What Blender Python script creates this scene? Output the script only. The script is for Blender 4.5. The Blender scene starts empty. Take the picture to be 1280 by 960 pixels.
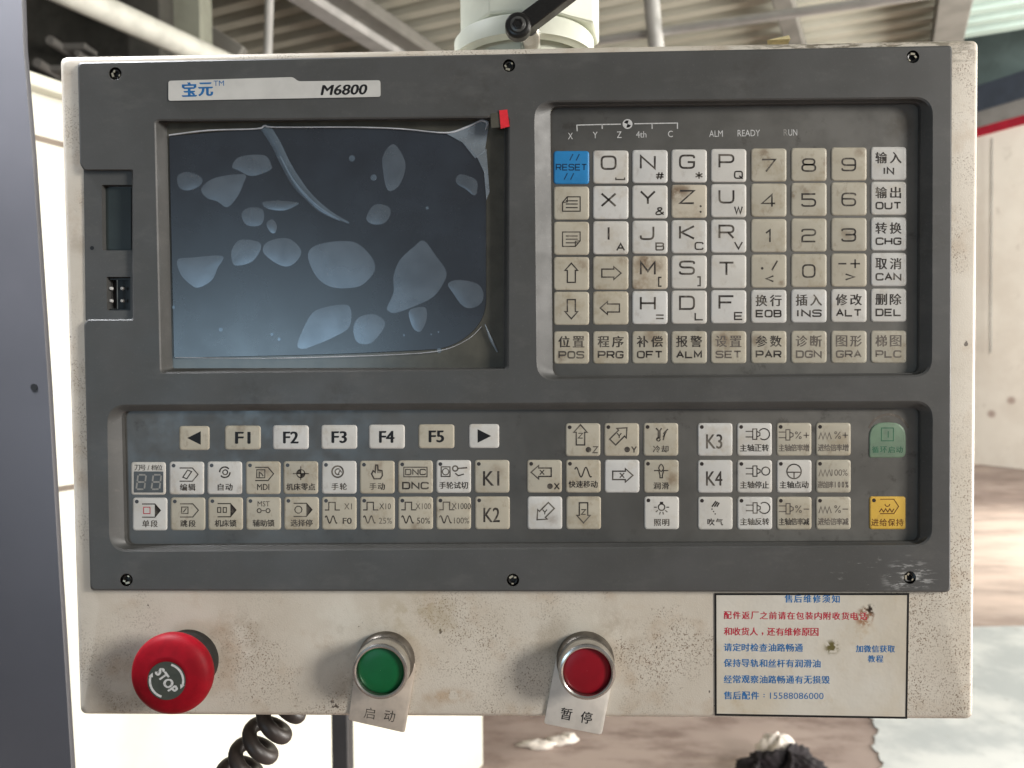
import bpy, bmesh, math, random
from mathutils import Vector, Matrix
random.seed(7)
S = bpy.context.scene
COL = S.collection

# ------------------------------------------------------------------ camera
# pose solved from the four corners of the dark front panel (0.42 x 0.26 m); panel frame: u right, v down, w into the scene
F = 1000.0
POSE_R = [[0.999499, 0.008128, 0.030581], [-0.007353, 0.999651, -0.025354], [-0.030776, 0.025117, 0.999211]]
POSE_C = [0.012497, 0.018865, -0.387769]
def ray(px, py):                       # direction in the panel frame
    d = ((px - 640) / F, (py - 480) / F, 1.0)
    return [sum(POSE_R[k][i] * d[k] for k in range(3)) for i in range(3)]
def on(px, py, w=0.0):                 # the point of the plane "w behind the panel face" that the photo shows at px, py
    d = ray(px, py); t = (w - POSE_C[2]) / d[2]
    return Vector((POSE_C[0] + d[0] * t, w, -(POSE_C[1] + d[1] * t)))
def W(u, v, w): return Vector((u, w, -v))
cam_d = bpy.data.cameras.new('camera'); cam = bpy.data.objects.new('camera', cam_d); COL.objects.link(cam)
r, d, f = [Vector((POSE_R[k][0], POSE_R[k][2], -POSE_R[k][1])) for k in range(3)]
cam.matrix_world = Matrix(((r.x, -d.x, -f.x, POSE_C[0]), (r.y, -d.y, -f.y, POSE_C[2]), (r.z, -d.z, -f.z, -POSE_C[1]), (0, 0, 0, 1)))
cam_d.sensor_width = 36; cam_d.lens = 36 * F / 1280; cam_d.clip_start = 0.02; cam_d.clip_end = 200
cam_d.dof.use_dof = True; cam_d.dof.focus_distance = 0.388; cam_d.dof.aperture_fstop = cam_d.lens / 1000 / 0.0020
S.camera = cam
CZ = -POSE_C[1]                         # camera height in the panel frame
FLOOR = CZ - 1.22

# ------------------------------------------------------------------ light
wd = bpy.data.worlds.new('World'); S.world = wd; wd.use_nodes = True
bg = wd.node_tree.nodes['Background']; bg.inputs[0].default_value = (1.0, 0.97, 0.93, 1); bg.inputs[1].default_value = 0.19
S.view_settings.view_transform = 'Standard'; S.view_settings.look = 'None'; S.view_settings.gamma = 1; S.view_settings.exposure = 0.0
def area(name, loc, target, sx, sy, power, col=(1, 1, 1)):
    l = bpy.data.lights.new(name, 'AREA'); l.shape = 'RECTANGLE'; l.size = sx; l.size_y = sy; l.energy = power; l.color = col
    o = bpy.data.objects.new(name, l); COL.objects.link(o); o.location = loc
    o.rotation_euler = (Vector(target) - Vector(loc)).to_track_quat('-Z', 'Y').to_euler(); return o
area('gate_daylight', (3.8, -2.25, 1.1), (0, 0, 0), 1.05, 1.2, 222, (1, 0.96, 0.90))
area('window_daylight', (-1.62, -4.2, -0.28), (-.1, 0, 0), 1.3, 0.9, 25, (0.55, 0.80, 1))
area('hall_fill', (4.5, 3.2, 3.2), (0.2, 2.2, -0.6), 3.0, 3.0, 230, (1, 0.97, 0.93))  # fill lamp added for the far floor and enclosure, no visible source
area('enclosure_fill', (2.2, 1.0, -0.75), (-0.2, 0.9, -0.9), 1.2, 0.9, 30, (1, 0.98, 0.95))  # unseen lamp added to whiten the lower enclosure
area('roof_fill', (7.5, 2.5, -0.4), (-1.0, 8.5, 3.4), 2.5, 2.5, 1000, (1, 0.97, 0.92))  # invented uplight that brightens the roof ribs
area('wall_fill', (4.2, 3.6, 2.4), (6.0, 9.0, 0.8), 1.5, 1.5, 170, (1, 0.97, 0.93))  # helper lamp added in front of the hall wall to brighten it
area('column_fill', (-0.50, 0.03, 0.62), (-0.30, .15, .15), 0.12, 0.3, 3.4, (0.93, 0.95, 1)).data.spread = math.radians(50)  # small unseen lamp added to lighten the top of the machine column

# ------------------------------------------------------------------ materials
def srgb(r, g, b):
    return tuple(((c / 255) / 12.92 if c <= 10 else ((c / 255 + 0.055) / 1.055) ** 2.4) for c in (r, g, b)) + (1,)
class NT:
    def __init__(s, name):
        s.m = bpy.data.materials.new(name); s.m.use_nodes = True
        s.t = s.m.node_tree; s.b = s.t.nodes['Principled BSDF']; s.pos = s.n('ShaderNodeNewGeometry').outputs['Position']
    def n(s, kind, **kw):
        x = s.t.nodes.new(kind)
        for k, v in kw.items(): setattr(x, k, v)
        return x
    def L(s, a, b): s.t.links.new(a, b)
    def noise(s, scale, detail=4, rough=0.6, stretch=None, off=(0, 0, 0)):
        mp = s.n('ShaderNodeMapping'); s.L(s.pos, mp.inputs[0]); mp.inputs['Location'].default_value = off
        if stretch: mp.inputs['Scale'].default_value = stretch
        x = s.n('ShaderNodeTexNoise'); x.inputs['Scale'].default_value = scale; x.inputs['Detail'].default_value = detail; x.inputs['Roughness'].default_value = rough
        s.L(mp.outputs[0], x.inputs['Vector']); return x.outputs['Fac']
    def ramp(s, v, a, b, lo=0.0, hi=1.0):
        x = s.n('ShaderNodeMapRange'); x.inputs[1].default_value = a; x.inputs[2].default_value = b; x.inputs[3].default_value = lo; x.inputs[4].default_value = hi
        x.interpolation_type = 'SMOOTHSTEP'; s.L(v, x.inputs[0]); return x.outputs[0]
    def mul(s, a, b, op='MULTIPLY'):
        x = s.n('ShaderNodeMath', operation=op)
        for i, v in enumerate((a, b)):
            if isinstance(v, (int, float)): x.inputs[i].default_value = v
            else: s.L(v, x.inputs[i])
        return x.outputs[0]
    def ball(s, c, r0, r1, sc=(1, 1, 1)):   # 1 inside r0, 0 outside r1 around the point c
        x = s.n('ShaderNodeVectorMath', operation='SUBTRACT'); s.L(s.pos, x.inputs[0]); x.inputs[1].default_value = c
        y = s.n('ShaderNodeVectorMath', operation='MULTIPLY'); s.L(x.outputs[0], y.inputs[0]); y.inputs[1].default_value = sc
        z = s.n('ShaderNodeVectorMath', operation='LENGTH'); s.L(y.outputs[0], z.inputs[0])
        return s.ramp(z.outputs['Value'], r0, r1, 1, 0)
    def mix(s, fac, a, b):
        x = s.n('ShaderNodeMix', data_type='RGBA')
        if isinstance(fac, (int, float)): x.inputs[0].default_value = fac
        else: s.L(fac, x.inputs[0])
        for i, v in ((6, a), (7, b)):
            if isinstance(v, tuple): x.inputs[i].default_value = v
            else: s.L(v, x.inputs[i])
        return x.outputs[2]
    def out(s, col=None, rough=0.5, metal=0.0, spec=0.5, bump=None, bs=0.2, bd=0.0005):
        if isinstance(col, tuple): s.b.inputs['Base Color'].default_value = col
        elif col is not None: s.L(col, s.b.inputs['Base Color'])
        if isinstance(rough, (int, float)): s.b.inputs['Roughness'].default_value = rough
        else: s.L(rough, s.b.inputs['Roughness'])
        s.b.inputs['Metallic'].default_value = metal; s.b.inputs['Specular IOR Level'].default_value = spec
        if bump is not None:
            b = s.n('ShaderNodeBump'); b.inputs['Strength'].default_value = bs; b.inputs['Distance'].default_value = bd
            s.L(bump, b.inputs['Height']); s.L(b.outputs[0], s.b.inputs['Normal'])
        return s.m
def plain(name, col, rough=0.5, metal=0.0, spec=0.5, var=0.25, scale=300):
    t = NT(name); c = t.mix(t.ramp(t.noise(scale, 4), 0.35, 0.7), col, tuple(x * (1 - var) for x in col[:3]) + (1,))
    return t.out(c, rough, metal, spec)

def m_panel():
    t = NT('panel_grey'); c0 = srgb(78, 78, 77)
    c = t.mix(t.ramp(t.noise(22, 5), 0.3, 0.7), c0, srgb(70, 70, 68))
    c = t.mix(t.mul(t.ramp(t.noise(900, 2), 0.60, 0.72), 0.25), c, srgb(105, 103, 98))
    c = t.mix(t.mul(t.ramp(t.noise(120, 6, 0.7), 0.66, 0.74), 0.35), c, srgb(118, 115, 108))
    for px, py, rr, a in ((320, 498, .018, .5), (425, 500, .014, .5), (940, 95, .02, .35), (655, 60, .012, .5), (590, 110, .03, .3), (1160, 300, .02, .3), (650, 300, .02, .3)):
        c = t.mix(t.mul(t.ball(on(px, py), 0.002, rr), t.ramp(t.noise(110, 6, 0.7), 0.42, 0.65, 0, a)), c, srgb(50, 45, 38))
    c = t.mix(t.mul(t.ramp(t.noise(34, 6, 0.7, (1, 1, 2.2), (3, 3, 3)), 0.50, 0.72), 0.35), c, srgb(98, 97, 94))
    k = on(1137, 722); k2 = on(1092, 716)
    scr = t.mul(t.ramp(t.noise(260, 5, 0.7, (0.35, 1, 1.5)), 0.50, 0.60), t.ball(k, 0.003, 0.011, (0.7, 1, 1)))
    scr2 = t.mul(t.ramp(t.noise(330, 4, 0.6, (0.28, 1, 1.3)), 0.60, 0.67), t.ball(k2, 0.004, 0.020, (0.6, 1, 1.4)))
    c = t.mix(t.mul(scr, 0.85), c, srgb(178, 178, 176)); c = t.mix(t.mul(scr2, 0.7), c, srgb(165, 164, 160))
    return t.out(c, t.ramp(t.noise(40, 4), 0.3, 0.7, 0.42, 0.52), 0, 0.5, t.noise(2600, 2), 0.12, 0.0002)
def m_cabinet():
    t = NT('cabinet_paint')
    c = t.mix(t.ramp(t.noise(14, 5), 0.32, 0.68), srgb(207, 200, 187), srgb(194, 185, 170))
    c = t.mix(t.mul(t.ramp(t.noise(45, 6, 0.65, None, (3, 1, 0)), 0.5, 0.72), 0.55), c, srgb(176, 156, 132))
    c = t.mix(t.mul(t.ramp(t.noise(30, 6, 0.6, None, (0, 2, 5)), 0.58, 0.75), 0.5), c, srgb(216, 212, 200))
    spk = t.ramp(t.noise(1250, 3, 0.6), 0.535, 0.63)
    zone = t.ramp(t.noise(34, 6, 0.7, None, (1, 0, 2)), 0.46, 0.60, 0.03, 0.95)
    zone = t.mul(zone, t.ramp(t.noise(9, 2, 0.5, None, (5, 0, 2)), 0.42, 0.56, 0.15, 1.0))
    for px, py, rr, a in ((315, 815, .020, .9), (325, 850, .016, .8), (590, 800, .030, .8), (660, 870, .030, .8), (105, 160, .020, .6), (1205, 90, .020, .8), (560, 770, .02, .7)):
        zone = t.mul(zone, t.mul(t.ball(on(px, py, .004), 0.004, rr * 1.3), t.ramp(t.noise(90, 5, 0.7), 0.36, 0.52, 0, a)), 'MAXIMUM')
    right = t.mul(t.ball(on(1190, 850, 0.004), 0.030, 0.095, (1.5, 1, 0.55)), t.ramp(t.noise(60, 4, 0.6), 0.35, 0.6, 0.35, 0.95))
    c = t.mix(t.mul(spk, t.mul(zone, right, 'MAXIMUM')), c, srgb(120, 104, 88))
    c = t.mix(t.mul(t.ramp(t.noise(420, 4, 0.7), 0.66, 0.72), t.mul(zone, 0.9)), c, srgb(76, 62, 50))
    c = t.mix(t.mul(t.ramp(t.noise(150, 3, 0.5, None, (7, 3, 1)), 0.735, 0.755), 0.85), c, srgb(60, 48, 40))       # single chips
    for px, py, rr in ((300, 800, .022), (430, 800, .016), (440, 860, .016), (690, 800, .018), (770, 790, .022), (110, 480, .014), (100, 300, .012), (150, 880, .02)):
        c = t.mix(t.mul(t.ball(on(px, py, .004), 0.003, rr), t.ramp(t.noise(70, 6, 0.7), 0.38, 0.62, 0, 0.42)), c, srgb(140, 122, 98))
    edge = t.mul(t.ball(on(1080, 57, .004), 0.02, 0.075, (0.9, 1, 3)), t.ramp(t.noise(300, 5, 0.7, (0.5, 1, 2)), 0.46, 0.58))
    c = t.mix(t.mul(edge, 0.8), c, srgb(96, 88, 70))
    sm = t.mul(t.ball(on(560, 870, 0.004), 0.001, 0.012, (0.7, 1, 2.2)), t.ramp(t.noise(180, 4), 0.4, 0.6))
    c = t.mix(t.mul(sm, 0.5), c, srgb(165, 128, 82))
    sm = t.mul(t.ball(on(530, 770, 0.004), 0.002, 0.03, (0.7, 1, 1.4)), t.ramp(t.noise(130, 5), 0.45, 0.62))
    c = t.mix(t.mul(sm, 0.35), c, srgb(150, 132, 92))
    return t.out(c, 0.55, 0, 0.4, t.noise(1500, 2), 0.25, 0.0004)
GRIME = ((847, 240, .0065, .85), (858, 235, .005, .6), (808, 325, .0062, .8), (822, 332, .005, .6), (797, 358, .004, .6), (993, 243, .003, .9), (1008, 236, .005, .5), (957, 192, .005, .7), (1076, 190, .004, .6), (728, 332, .005, .5), (780, 322, .005, .55), (816, 420, .006, .5), (905, 424, .006, .7),
         (946, 426, .0045, .6), (702, 446, .004, .6), (1095, 458, .004, .7), (978, 352, .003, .7), (1035, 200, .004, .5), (750, 190, .004, .5), (1062, 292, .005, .5), (330, 588, .005, .6), (392, 590, .006, .5), (300, 612, .004, .5), (470, 582, .005, .5), (520, 660, .005, .5), (300, 535, .004, .5), (840, 600, .006, .45), (690, 650, .005, .4), (740, 620, .005, .4), (545, 640, .004, .5), (620, 590, .006, .4))
def m_key(name, base, dirt, amount, spots=0.25):
    t = NT(name)
    info = t.n('ShaderNodeObjectInfo').outputs['Random']
    c = t.mix(t.ramp(t.noise(50, 5, 0.6, None, (2, 0, 1)), 0.3, 0.7), base, tuple(x * 0.88 for x in base[:3]) + (1,))
    c = t.mix(t.mul(t.ramp(info, 0, 1, 0.0, 0.5), 0.4), c, srgb(196, 184, 160))
    c = t.mix(t.mul(t.ramp(t.noise(75, 7, 0.68), 0.48, 0.74), amount), c, dirt)
    c = t.mix(t.mul(t.ramp(t.noise(260, 5, 0.7, (1, 1, 0.6)), 0.56, 0.70), spots), c, srgb(120, 100, 78))
    for px, py, rr, a in GRIME:
        c = t.mix(t.mul(t.ball(on(px, py, .005), 0.001, rr), t.ramp(t.noise(190, 5, 0.65), 0.36, 0.6, 0.05, a)), c, srgb(104, 78, 50))
    return t.out(c, 0.42, 0, 0.4, t.noise(700, 3), 0.08, 0.0002)
def m_membrane():
    t = NT('membrane_film')
    c = t.mix(t.ramp(t.noise(16, 6, 0.65), 0.35, 0.68), srgb(68, 68, 66), srgb(82, 81, 78))
    right = t.ball(on(1115, 400, .004), 0.03, 0.19, (1, 1, 0.6))
    c = t.mix(t.mul(right, t.ramp(t.noise(30, 6, 0.7), 0.3, 0.65, 0.55, 0.9)), c, srgb(108, 106, 101))   # gloss toward the right end is painted into the film colour
    c = t.mix(t.mul(t.ramp(t.noise(90, 6, 0.7), 0.58, 0.72), 0.5), c, srgb(46, 41, 36))
    for px, py, rr in ((1128, 155, .011), (1110, 520, .010), (300, 535, .012), (700, 190, .006)):
        c = t.mix(t.mul(t.ball(on(px, py, .004), 0.002, rr), t.ramp(t.noise(140, 5), 0.35, 0.6, 0.1, 0.55)), c, srgb(70, 62, 50))
    return t.out(c, t.ramp(t.noise(60, 5), 0.3, 0.7, 0.28, 0.45), 0, 0.5)
M = {}
M['panel'] = m_panel(); M['cabinet'] = m_cabinet(); M['membrane'] = m_membrane()
M['key_white'] = m_key('key_white', srgb(208, 207, 203), srgb(172, 158, 132), 0.45, 0.18)
M['key_cream'] = m_key('key_cream', srgb(183, 177, 161), srgb(146, 130, 103), 0.6, 0.32)
M['key_stained'] = m_key('key_stained', srgb(196, 188, 172), srgb(130, 106, 76), 0.6, 0.35)
M['key_blue'] = m_key('key_blue', srgb(40, 130, 190), srgb(30, 100, 150), 0.4, 0.1)
M['key_yellow'] = m_key('key_yellow', srgb(228, 184, 70), srgb(200, 140, 50), 0.4, 0.2)
M['key_green'] = m_key('key_green', srgb(90, 134, 110), srgb(104, 120, 104), 0.7, 0.1)
def m_ink(name, col, amount, worn=srgb(158, 150, 136)):
    t = NT(name); c = t.mix(t.mul(t.ramp(t.noise(330, 5, 0.65), 0.50, 0.70), amount), col, worn)
    c = t.mix(t.mul(t.ramp(t.noise(70, 3, 0.5, None, (4, 4, 4)), 0.45, 0.70), amount * .8), c, worn); return t.out(c, 0.6, 0, 0.3)
M['ink'] = m_ink('ink_dark', srgb(48, 43, 40), 0.40); M['ink_faded'] = m_ink('ink_faded', srgb(98, 91, 84), 0.45)
M['ink_black'] = plain('ink_black', srgb(26, 25, 26), 0.5, 0, 0.3, 0.2)
M['ink_white'] = plain('ink_white', srgb(205, 205, 203), 0.6, 0, 0.3, 0.3, 900)
M['ink_navy'] = plain('ink_navy', srgb(22, 62, 96), 0.6, 0, 0.3, 0.2)
M['ink_green'] = plain('ink_green', srgb(62, 110, 84), 0.6, 0, 0.3, 0.3)
M['ink_brown'] = plain('ink_brown', srgb(110, 66, 20), 0.6, 0, 0.3, 0.3)
M['ink_blue'] = plain('ink_blue', srgb(38, 108, 168), 0.6, 0, 0.3, 0.3, 700)
M['ink_red'] = plain('ink_red', srgb(186, 38, 62), 0.6, 0, 0.3, 0.3, 700)
M['segment'] = plain('unlit_segment', srgb(150, 148, 142), 0.5)
M['led'] = plain('unlit_lamp', srgb(52, 46, 44), 0.35)
M['window_dark'] = plain('display_window', srgb(72, 72, 70), 0.35)
M['plate'] = plain('brushed_plate', srgb(208, 206, 200), 0.42, 0.15, 0.5, 0.12, 60)
M['steel'] = plain('worn_steel_glint', srgb(205, 200, 180), 0.32, 0.6, 0.5, 0.35, 800)
M['black_metal'] = plain('black_oxide', srgb(34, 33, 32), 0.35, 0.3, 0.5, 0.3, 900)
M['chrome'] = plain('satin_chrome', srgb(205, 203, 198), 0.22, 0.95, 0.5, 0.15, 200)
M['chrome_dull'] = plain('dull_chrome', srgb(120, 114, 106), 0.4, 0.8, 0.5, 0.4, 200)
M['red'] = plain('red_plastic', srgb(138, 2, 22), 0.55, 0, 0.2, 0.2, 150)
M['red_lens'] = plain('red_lens', srgb(134, 4, 24), 0.4, 0, 0.35, 0.12, 120)
M['green_lens'] = plain('green_lens', srgb(2, 92, 48), 0.4, 0, 0.35, 0.12, 120)
M['black'] = plain('black_plastic', srgb(30, 30, 29), 0.45)
M['cavity'] = plain('dark_cavity', srgb(14, 14, 15), 0.5)
M['label_dark'] = plain('label_green_black', srgb(62, 66, 56), 0.4)
M['tag'] = plain('metal_tag', srgb(196, 184, 170), 0.5, 0.2, 0.4, 0.18, 150)
M['tag_pale'] = plain('pale_tag', srgb(214, 207, 197), 0.5, 0.05, 0.4, 0.12, 150)
M['slot_cover'] = plain('slot_cover', srgb(50, 58, 58), 0.4, 0, 0.4, 0.2, 60)
M['film_frame'] = plain('film_over_frame', srgb(84, 82, 73), 0.22, 0, 0.5, 0.25, 90)
M['tab_red'] = plain('red_tape', srgb(226, 40, 52), 0.45)
def m_sticker():
    t = NT('sticker_paper')
    c = t.mix(t.ramp(t.noise(18, 5), 0.35, 0.65), srgb(203, 198, 187), srgb(194, 185, 168))
    c = t.mix(t.mul(t.ramp(t.noise(60, 6, 0.7), 0.55, 0.75), 0.5), c, srgb(178, 156, 120))
    for px, py, rr, col in ((1040, 809, .0048, srgb(96, 88, 48)), (1084, 766, .0048, srgb(80, 56, 36)), (1080, 772, .006, srgb(150, 112, 84)), (1088, 761, .003, srgb(40, 30, 24))):
        c = t.mix(t.mul(t.ball(on(px, py, .004), rr * 0.35, rr), t.ramp(t.noise(420, 4, 0.6), 0.40, 0.55)), c, col)
    return t.out(c, 0.4, 0, 0.45, t.noise(45, 4), 0.35, 0.002)
M['sticker'] = m_sticker()
def m_glass():
    t = NT('screen_glass'); c = t.mix(t.ramp(t.noise(20, 5), 0.35, 0.65), (0.010, 0.013, 0.020, 1), (0.016, 0.022, 0.033, 1))
    m = t.out(c, t.ramp(t.noise(25, 5), 0.3, 0.7, 0.24, 0.31), 0, 0.8); return m
M['glass'] = m_glass(); g_ = M['glass'].node_tree.nodes['Principled BSDF']; g_.inputs['Coat Weight'].default_value = 0.35; g_.inputs['Coat Roughness'].default_value = 0.24; g_.inputs['Coat IOR'].default_value = 1.6
def m_film(name, col, alpha, rough, metal=0.0):
    t = NT(name); t.out(col, rough, metal, 0.6); t.L(t.ramp(t.noise(70, 5), 0.3, 0.7, alpha * 0.75, alpha * 1.2), t.b.inputs['Alpha']); return t.m
M['bubble'] = m_film('film_bubble', (0.42, 0.50, 0.58, 1), 0.26, 0.28, 0.55)
M['crease'] = m_film('film_crease', (0.32, 0.42, 0.52, 1), 0.30, 0.26, 0.4)
M['film_edge'] = m_film('film_edge', (0.62, 0.64, 0.68, 1), 0.75, 0.35)
M['film_fold'] = m_film('film_fold', (0.30, 0.36, 0.42, 1), 0.5, 0.25)

# ------------------------------------------------------------------ mesh building
def catmull(pts, n=6):
    out = []; k = len(pts)
    for i in range(k):
        p0, p1, p2, p3 = (Vector(pts[(i + j) % k]) for j in (-1, 0, 1, 2))
        for q in range(n):
            s = q / n; out.append(tuple(0.5 * ((2 * p1) + (p2 - p0) * s + (2 * p0 - 5 * p1 + 4 * p2 - p3) * s * s + (3 * p1 - p0 - 3 * p2 + p3) * s ** 3)))
    return out
def rpoly(pts, rad, n=5):
    out = []; k = len(pts)
    for i in range(k):
        a, b, c = (Vector(pts[(i + j) % k][:2]) for j in (-1, 0, 1)); r = rad[i] if isinstance(rad, (list, tuple)) else rad
        u = (a - b); v = (c - b); rr = min(r, u.length * 0.48, v.length * 0.48)
        p, q = b + u.normalized() * rr, b + v.normalized() * rr
        for s in range(n + 1):
            s /= n; out.append(tuple(p * (1 - s) ** 2 + b * (0.45 * 0 + 2 * s * (1 - s)) + q * s * s))
    return out
def rect(cx, cy, w, h): return [(cx - w / 2, cy - h / 2), (cx + w / 2, cy - h / 2), (cx + w / 2, cy + h / 2), (cx - w / 2, cy + h / 2)]
def circ(cx, cy, r, n=24, ry=None): return [(cx + r * math.cos(2 * math.pi * i / n), cy + (ry or r) * math.sin(2 * math.pi * i / n)) for i in range(n)]
def arc(cx, cy, r, a0, a1, n=12): return [(cx + r * math.cos(math.radians(a0 + (a1 - a0) * i / n)), cy + r * math.sin(math.radians(a0 + (a1 - a0) * i / n))) for i in range(n + 1)]

class MB:
    def __init__(s): s.v = []; s.f = []; s.m = []; s.mats = []; s.flat = set()
    def mi(s, m):
        if m not in s.mats: s.mats.append(m)
        return s.mats.index(m)
    def add(s, vs, fs, m):
        o = len(s.v); s.v += [Vector(x) for x in vs]; i = s.mi(m)
        for f in fs: s.f.append([o + q for q in f]); s.m.append(i)
    def poly(s, pts, w, m): s.add([on(x, y, w) for x, y in pts], [list(range(len(pts)))[::-1]], m)
    def stroke(s, pts, width, w, m, closed=False):
        if m in ('ink', 'ink_faded') and width < 1.65: width *= 1.22
        p = [Vector(q[:2]) for q in pts]; k = len(p); L = []; R = []
        for i in range(k):
            a = p[i - 1] if (i or closed) else None; b = p[(i + 1) % k] if (i < k - 1 or closed) else None
            d1 = (p[i] - a).normalized() if a is not None else None; d2 = (b - p[i]).normalized() if b is not None else None
            if d1 is None: d1 = d2
            if d2 is None: d2 = d1
            n1 = Vector((-d1.y, d1.x)); n2 = Vector((-d2.y, d2.x)); n = n1 + n2
            n = n1 if n.length < 1e-4 else n.normalized(); mm = width / 2 / max(0.5, n.dot(n1)); L.append(p[i] + n * mm); R.append(p[i] - n * mm)
        vs = [on(q.x, q.y, w) for q in L + R]
        s.add(vs, [[i, (i + 1) % k, k + (i + 1) % k, k + i] for i in range(k if closed else k - 1)], m)
    def loft(s, loops, m, cap0=False, cap1=True):
        k = len(loops[0]); vs = [x for l in loops for x in l]; fs = []
        for j in range(len(loops) - 1):
            for i in range(k): fs.append([j * k + i, j * k + (i + 1) % k, (j + 1) * k + (i + 1) % k, (j + 1) * k + i])
        if cap0: fs.append(list(range(k))[::-1])
        if cap1: fs.append([(len(loops) - 1) * k + i for i in range(k)])
        s.add(vs, fs, m)
    def lathe(s, u, z, prof, m, n=64, cap=True):   # about an axis along w
        s.loft([[Vector((u + r * math.cos(2 * math.pi * i / n), w, z + r * math.sin(2 * math.pi * i / n))) for i in range(n)] for r, w in prof], m, False, cap)
    def lathe_v(s, x, y, prof, m, n=64, rot=0, cap0=False, cap1=True):                # about a vertical axis
        s.loft([[Vector((x + r * math.cos(rot + 2 * math.pi * i / n), y + r * math.sin(rot + 2 * math.pi * i / n), z)) for i in range(n)] for r, z in prof], m, cap0, cap1)
    def tube(s, path, rad, m, n=14):
        loops = []; k = len(path); up = Vector((0.13, 0.2, 1)).normalized()
        for i in range(k):
            t = (path[min(i + 1, k - 1)] - path[max(i - 1, 0)]).normalized(); a = t.cross(up).normalized(); b = t.cross(a); rr = rad(i) if callable(rad) else rad
            loops.append([path[i] + (a * math.cos(2 * math.pi * q / n) + b * math.sin(2 * math.pi * q / n)) * rr for q in range(n)])
        s.loft(loops, m, True, True)
    def box(s, c, hx, hy, hz, m, ax=Vector((1, 0, 0)), ay=Vector((0, 1, 0)), az=Vector((0, 0, 1))):
        c = Vector(c); vs = [c + ax * (hx * i) + ay * (hy * j) + az * (hz * k) for i in (-1, 1) for j in (-1, 1) for k in (-1, 1)]
        s.add(vs, [[0, 1, 3, 2], [4, 6, 7, 5], [0, 4, 5, 1], [2, 3, 7, 6], [0, 2, 6, 4], [1, 5, 7, 3]], m)
    def build(s, name, parent=None, label=None, bevel=0, ang=38, recalc=True, loc=None):
        me = bpy.data.meshes.new(name); org = Vector(loc) if loc else Vector((0, 0, 0))
        me.from_pydata([v - org for v in s.v], [], s.f)
        for m in s.mats: me.materials.append(M[m])
        for p, i in zip(me.polygons, s.m): p.material_index = i; p.use_smooth = True
        bm = bmesh.new(); bm.from_mesh(me)
        if recalc: bmesh.ops.recalc_face_normals(bm, faces=bm.faces)
        for e in bm.edges:
            if len(e.link_faces) == 2 and e.calc_face_angle(0) > math.radians(ang): e.smooth = False
        bm.to_mesh(me); bm.free()
        o = bpy.data.objects.new(name, me); COL.objects.link(o); o.location = org
        if bevel:
            b = o.modifiers.new('bevel', 'BEVEL'); b.width = bevel; b.segments = 2; b.limit_method = 'ANGLE'
        if parent is not None:
            o.parent = parent; o.location = org - BASE.get(parent.name, Vector()); BASE[o.name] = org
        if label: o['label'] = label
        return o
BASE = {}
def tag(o, label, cat, group=None, kind=None):
    o['label'] = label; o['category'] = cat
    if group: o['group'] = group
    if kind: o['kind'] = kind
    return o
def thing(name, loc, label, cat, group=None):
    o = bpy.data.objects.new(name, None); COL.objects.link(o); o.location = loc; o.empty_display_size = 0.05; BASE[o.name] = Vector(loc)
    return tag(o, label, cat, group)

# ---- lettering
_tc = {}
def outline(s, bold=0.0):
    key = (s, bold)
    if key not in _tc:
        c = bpy.data.curves.new('t', 'FONT'); c.body = s; c.size = 1; c.offset = bold; c.resolution_u = 3
        o = bpy.data.objects.new('t', c); COL.objects.link(o); bpy.context.view_layer.update()
        me = o.evaluated_get(bpy.context.evaluated_depsgraph_get()).to_mesh()
        vs = [(v.co.x, v.co.y) for v in me.vertices]; fs = [list(p.vertices) for p in me.polygons]
        bpy.data.objects.remove(o); bpy.data.curves.remove(c)
        x0, x1 = min(v[0] for v in vs), max(v[0] for v in vs); y0, y1 = min(v[1] for v in vs), max(v[1] for v in vs)
        _tc[key] = ([((x - (x0 + x1) / 2), (y - (y0 + y1) / 2)) for x, y in vs], fs, x1 - x0, y1 - y0)
    return _tc[key]
def text(mb, s, cx, cy, w, h, depth, m, rot=0, shear=0, bold=0.0):
    if bold:                              # heavier strokes: three offset layers a few microns apart
        for i, (dx, dy) in enumerate(((-1, 0), (1, 0), (0, .7))): text(mb, s, cx + dx * bold * h, cy + dy * bold * h, w, h, depth - i * 4e-6, m, rot, shear)
        return
    vs, fs, ww, hh = outline(s); ca, sa = math.cos(math.radians(rot)), math.sin(math.radians(rot)); P = []
    for x, y in vs:
        X = x / ww * w; Y = -y / hh * h; X -= Y * shear; P.append(on(cx + X * ca - Y * sa, cy + X * sa + Y * ca, depth))
    mb.add(P, fs, m)
def spread(mb, s, cx, cy, total, cw, ch, depth, m, rot=0, bold=0.022):   # characters with wide spacing
    n = len(s); ca, sa = math.cos(math.radians(rot)), math.sin(math.radians(rot))
    for i, c in enumerate(s):
        if c in ' ': continue
        d = 0 if n == 1 else (i / (n - 1) - 0.5) * (total - cw)
        vs, fs, ww, hh = outline(c)
        if c in ',，：:': text(mb, c, cx + d * ca, cy + d * sa + (3 if c == ',' else 0), cw * 0.2, ch * 0.4, depth, m, rot, 0, bold)
        else: text(mb, c, cx + d * ca, cy + d * sa, cw * min(1, ww / 0.85), ch * min(1, hh / 0.8), depth, m, rot, 0, bold)
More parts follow.
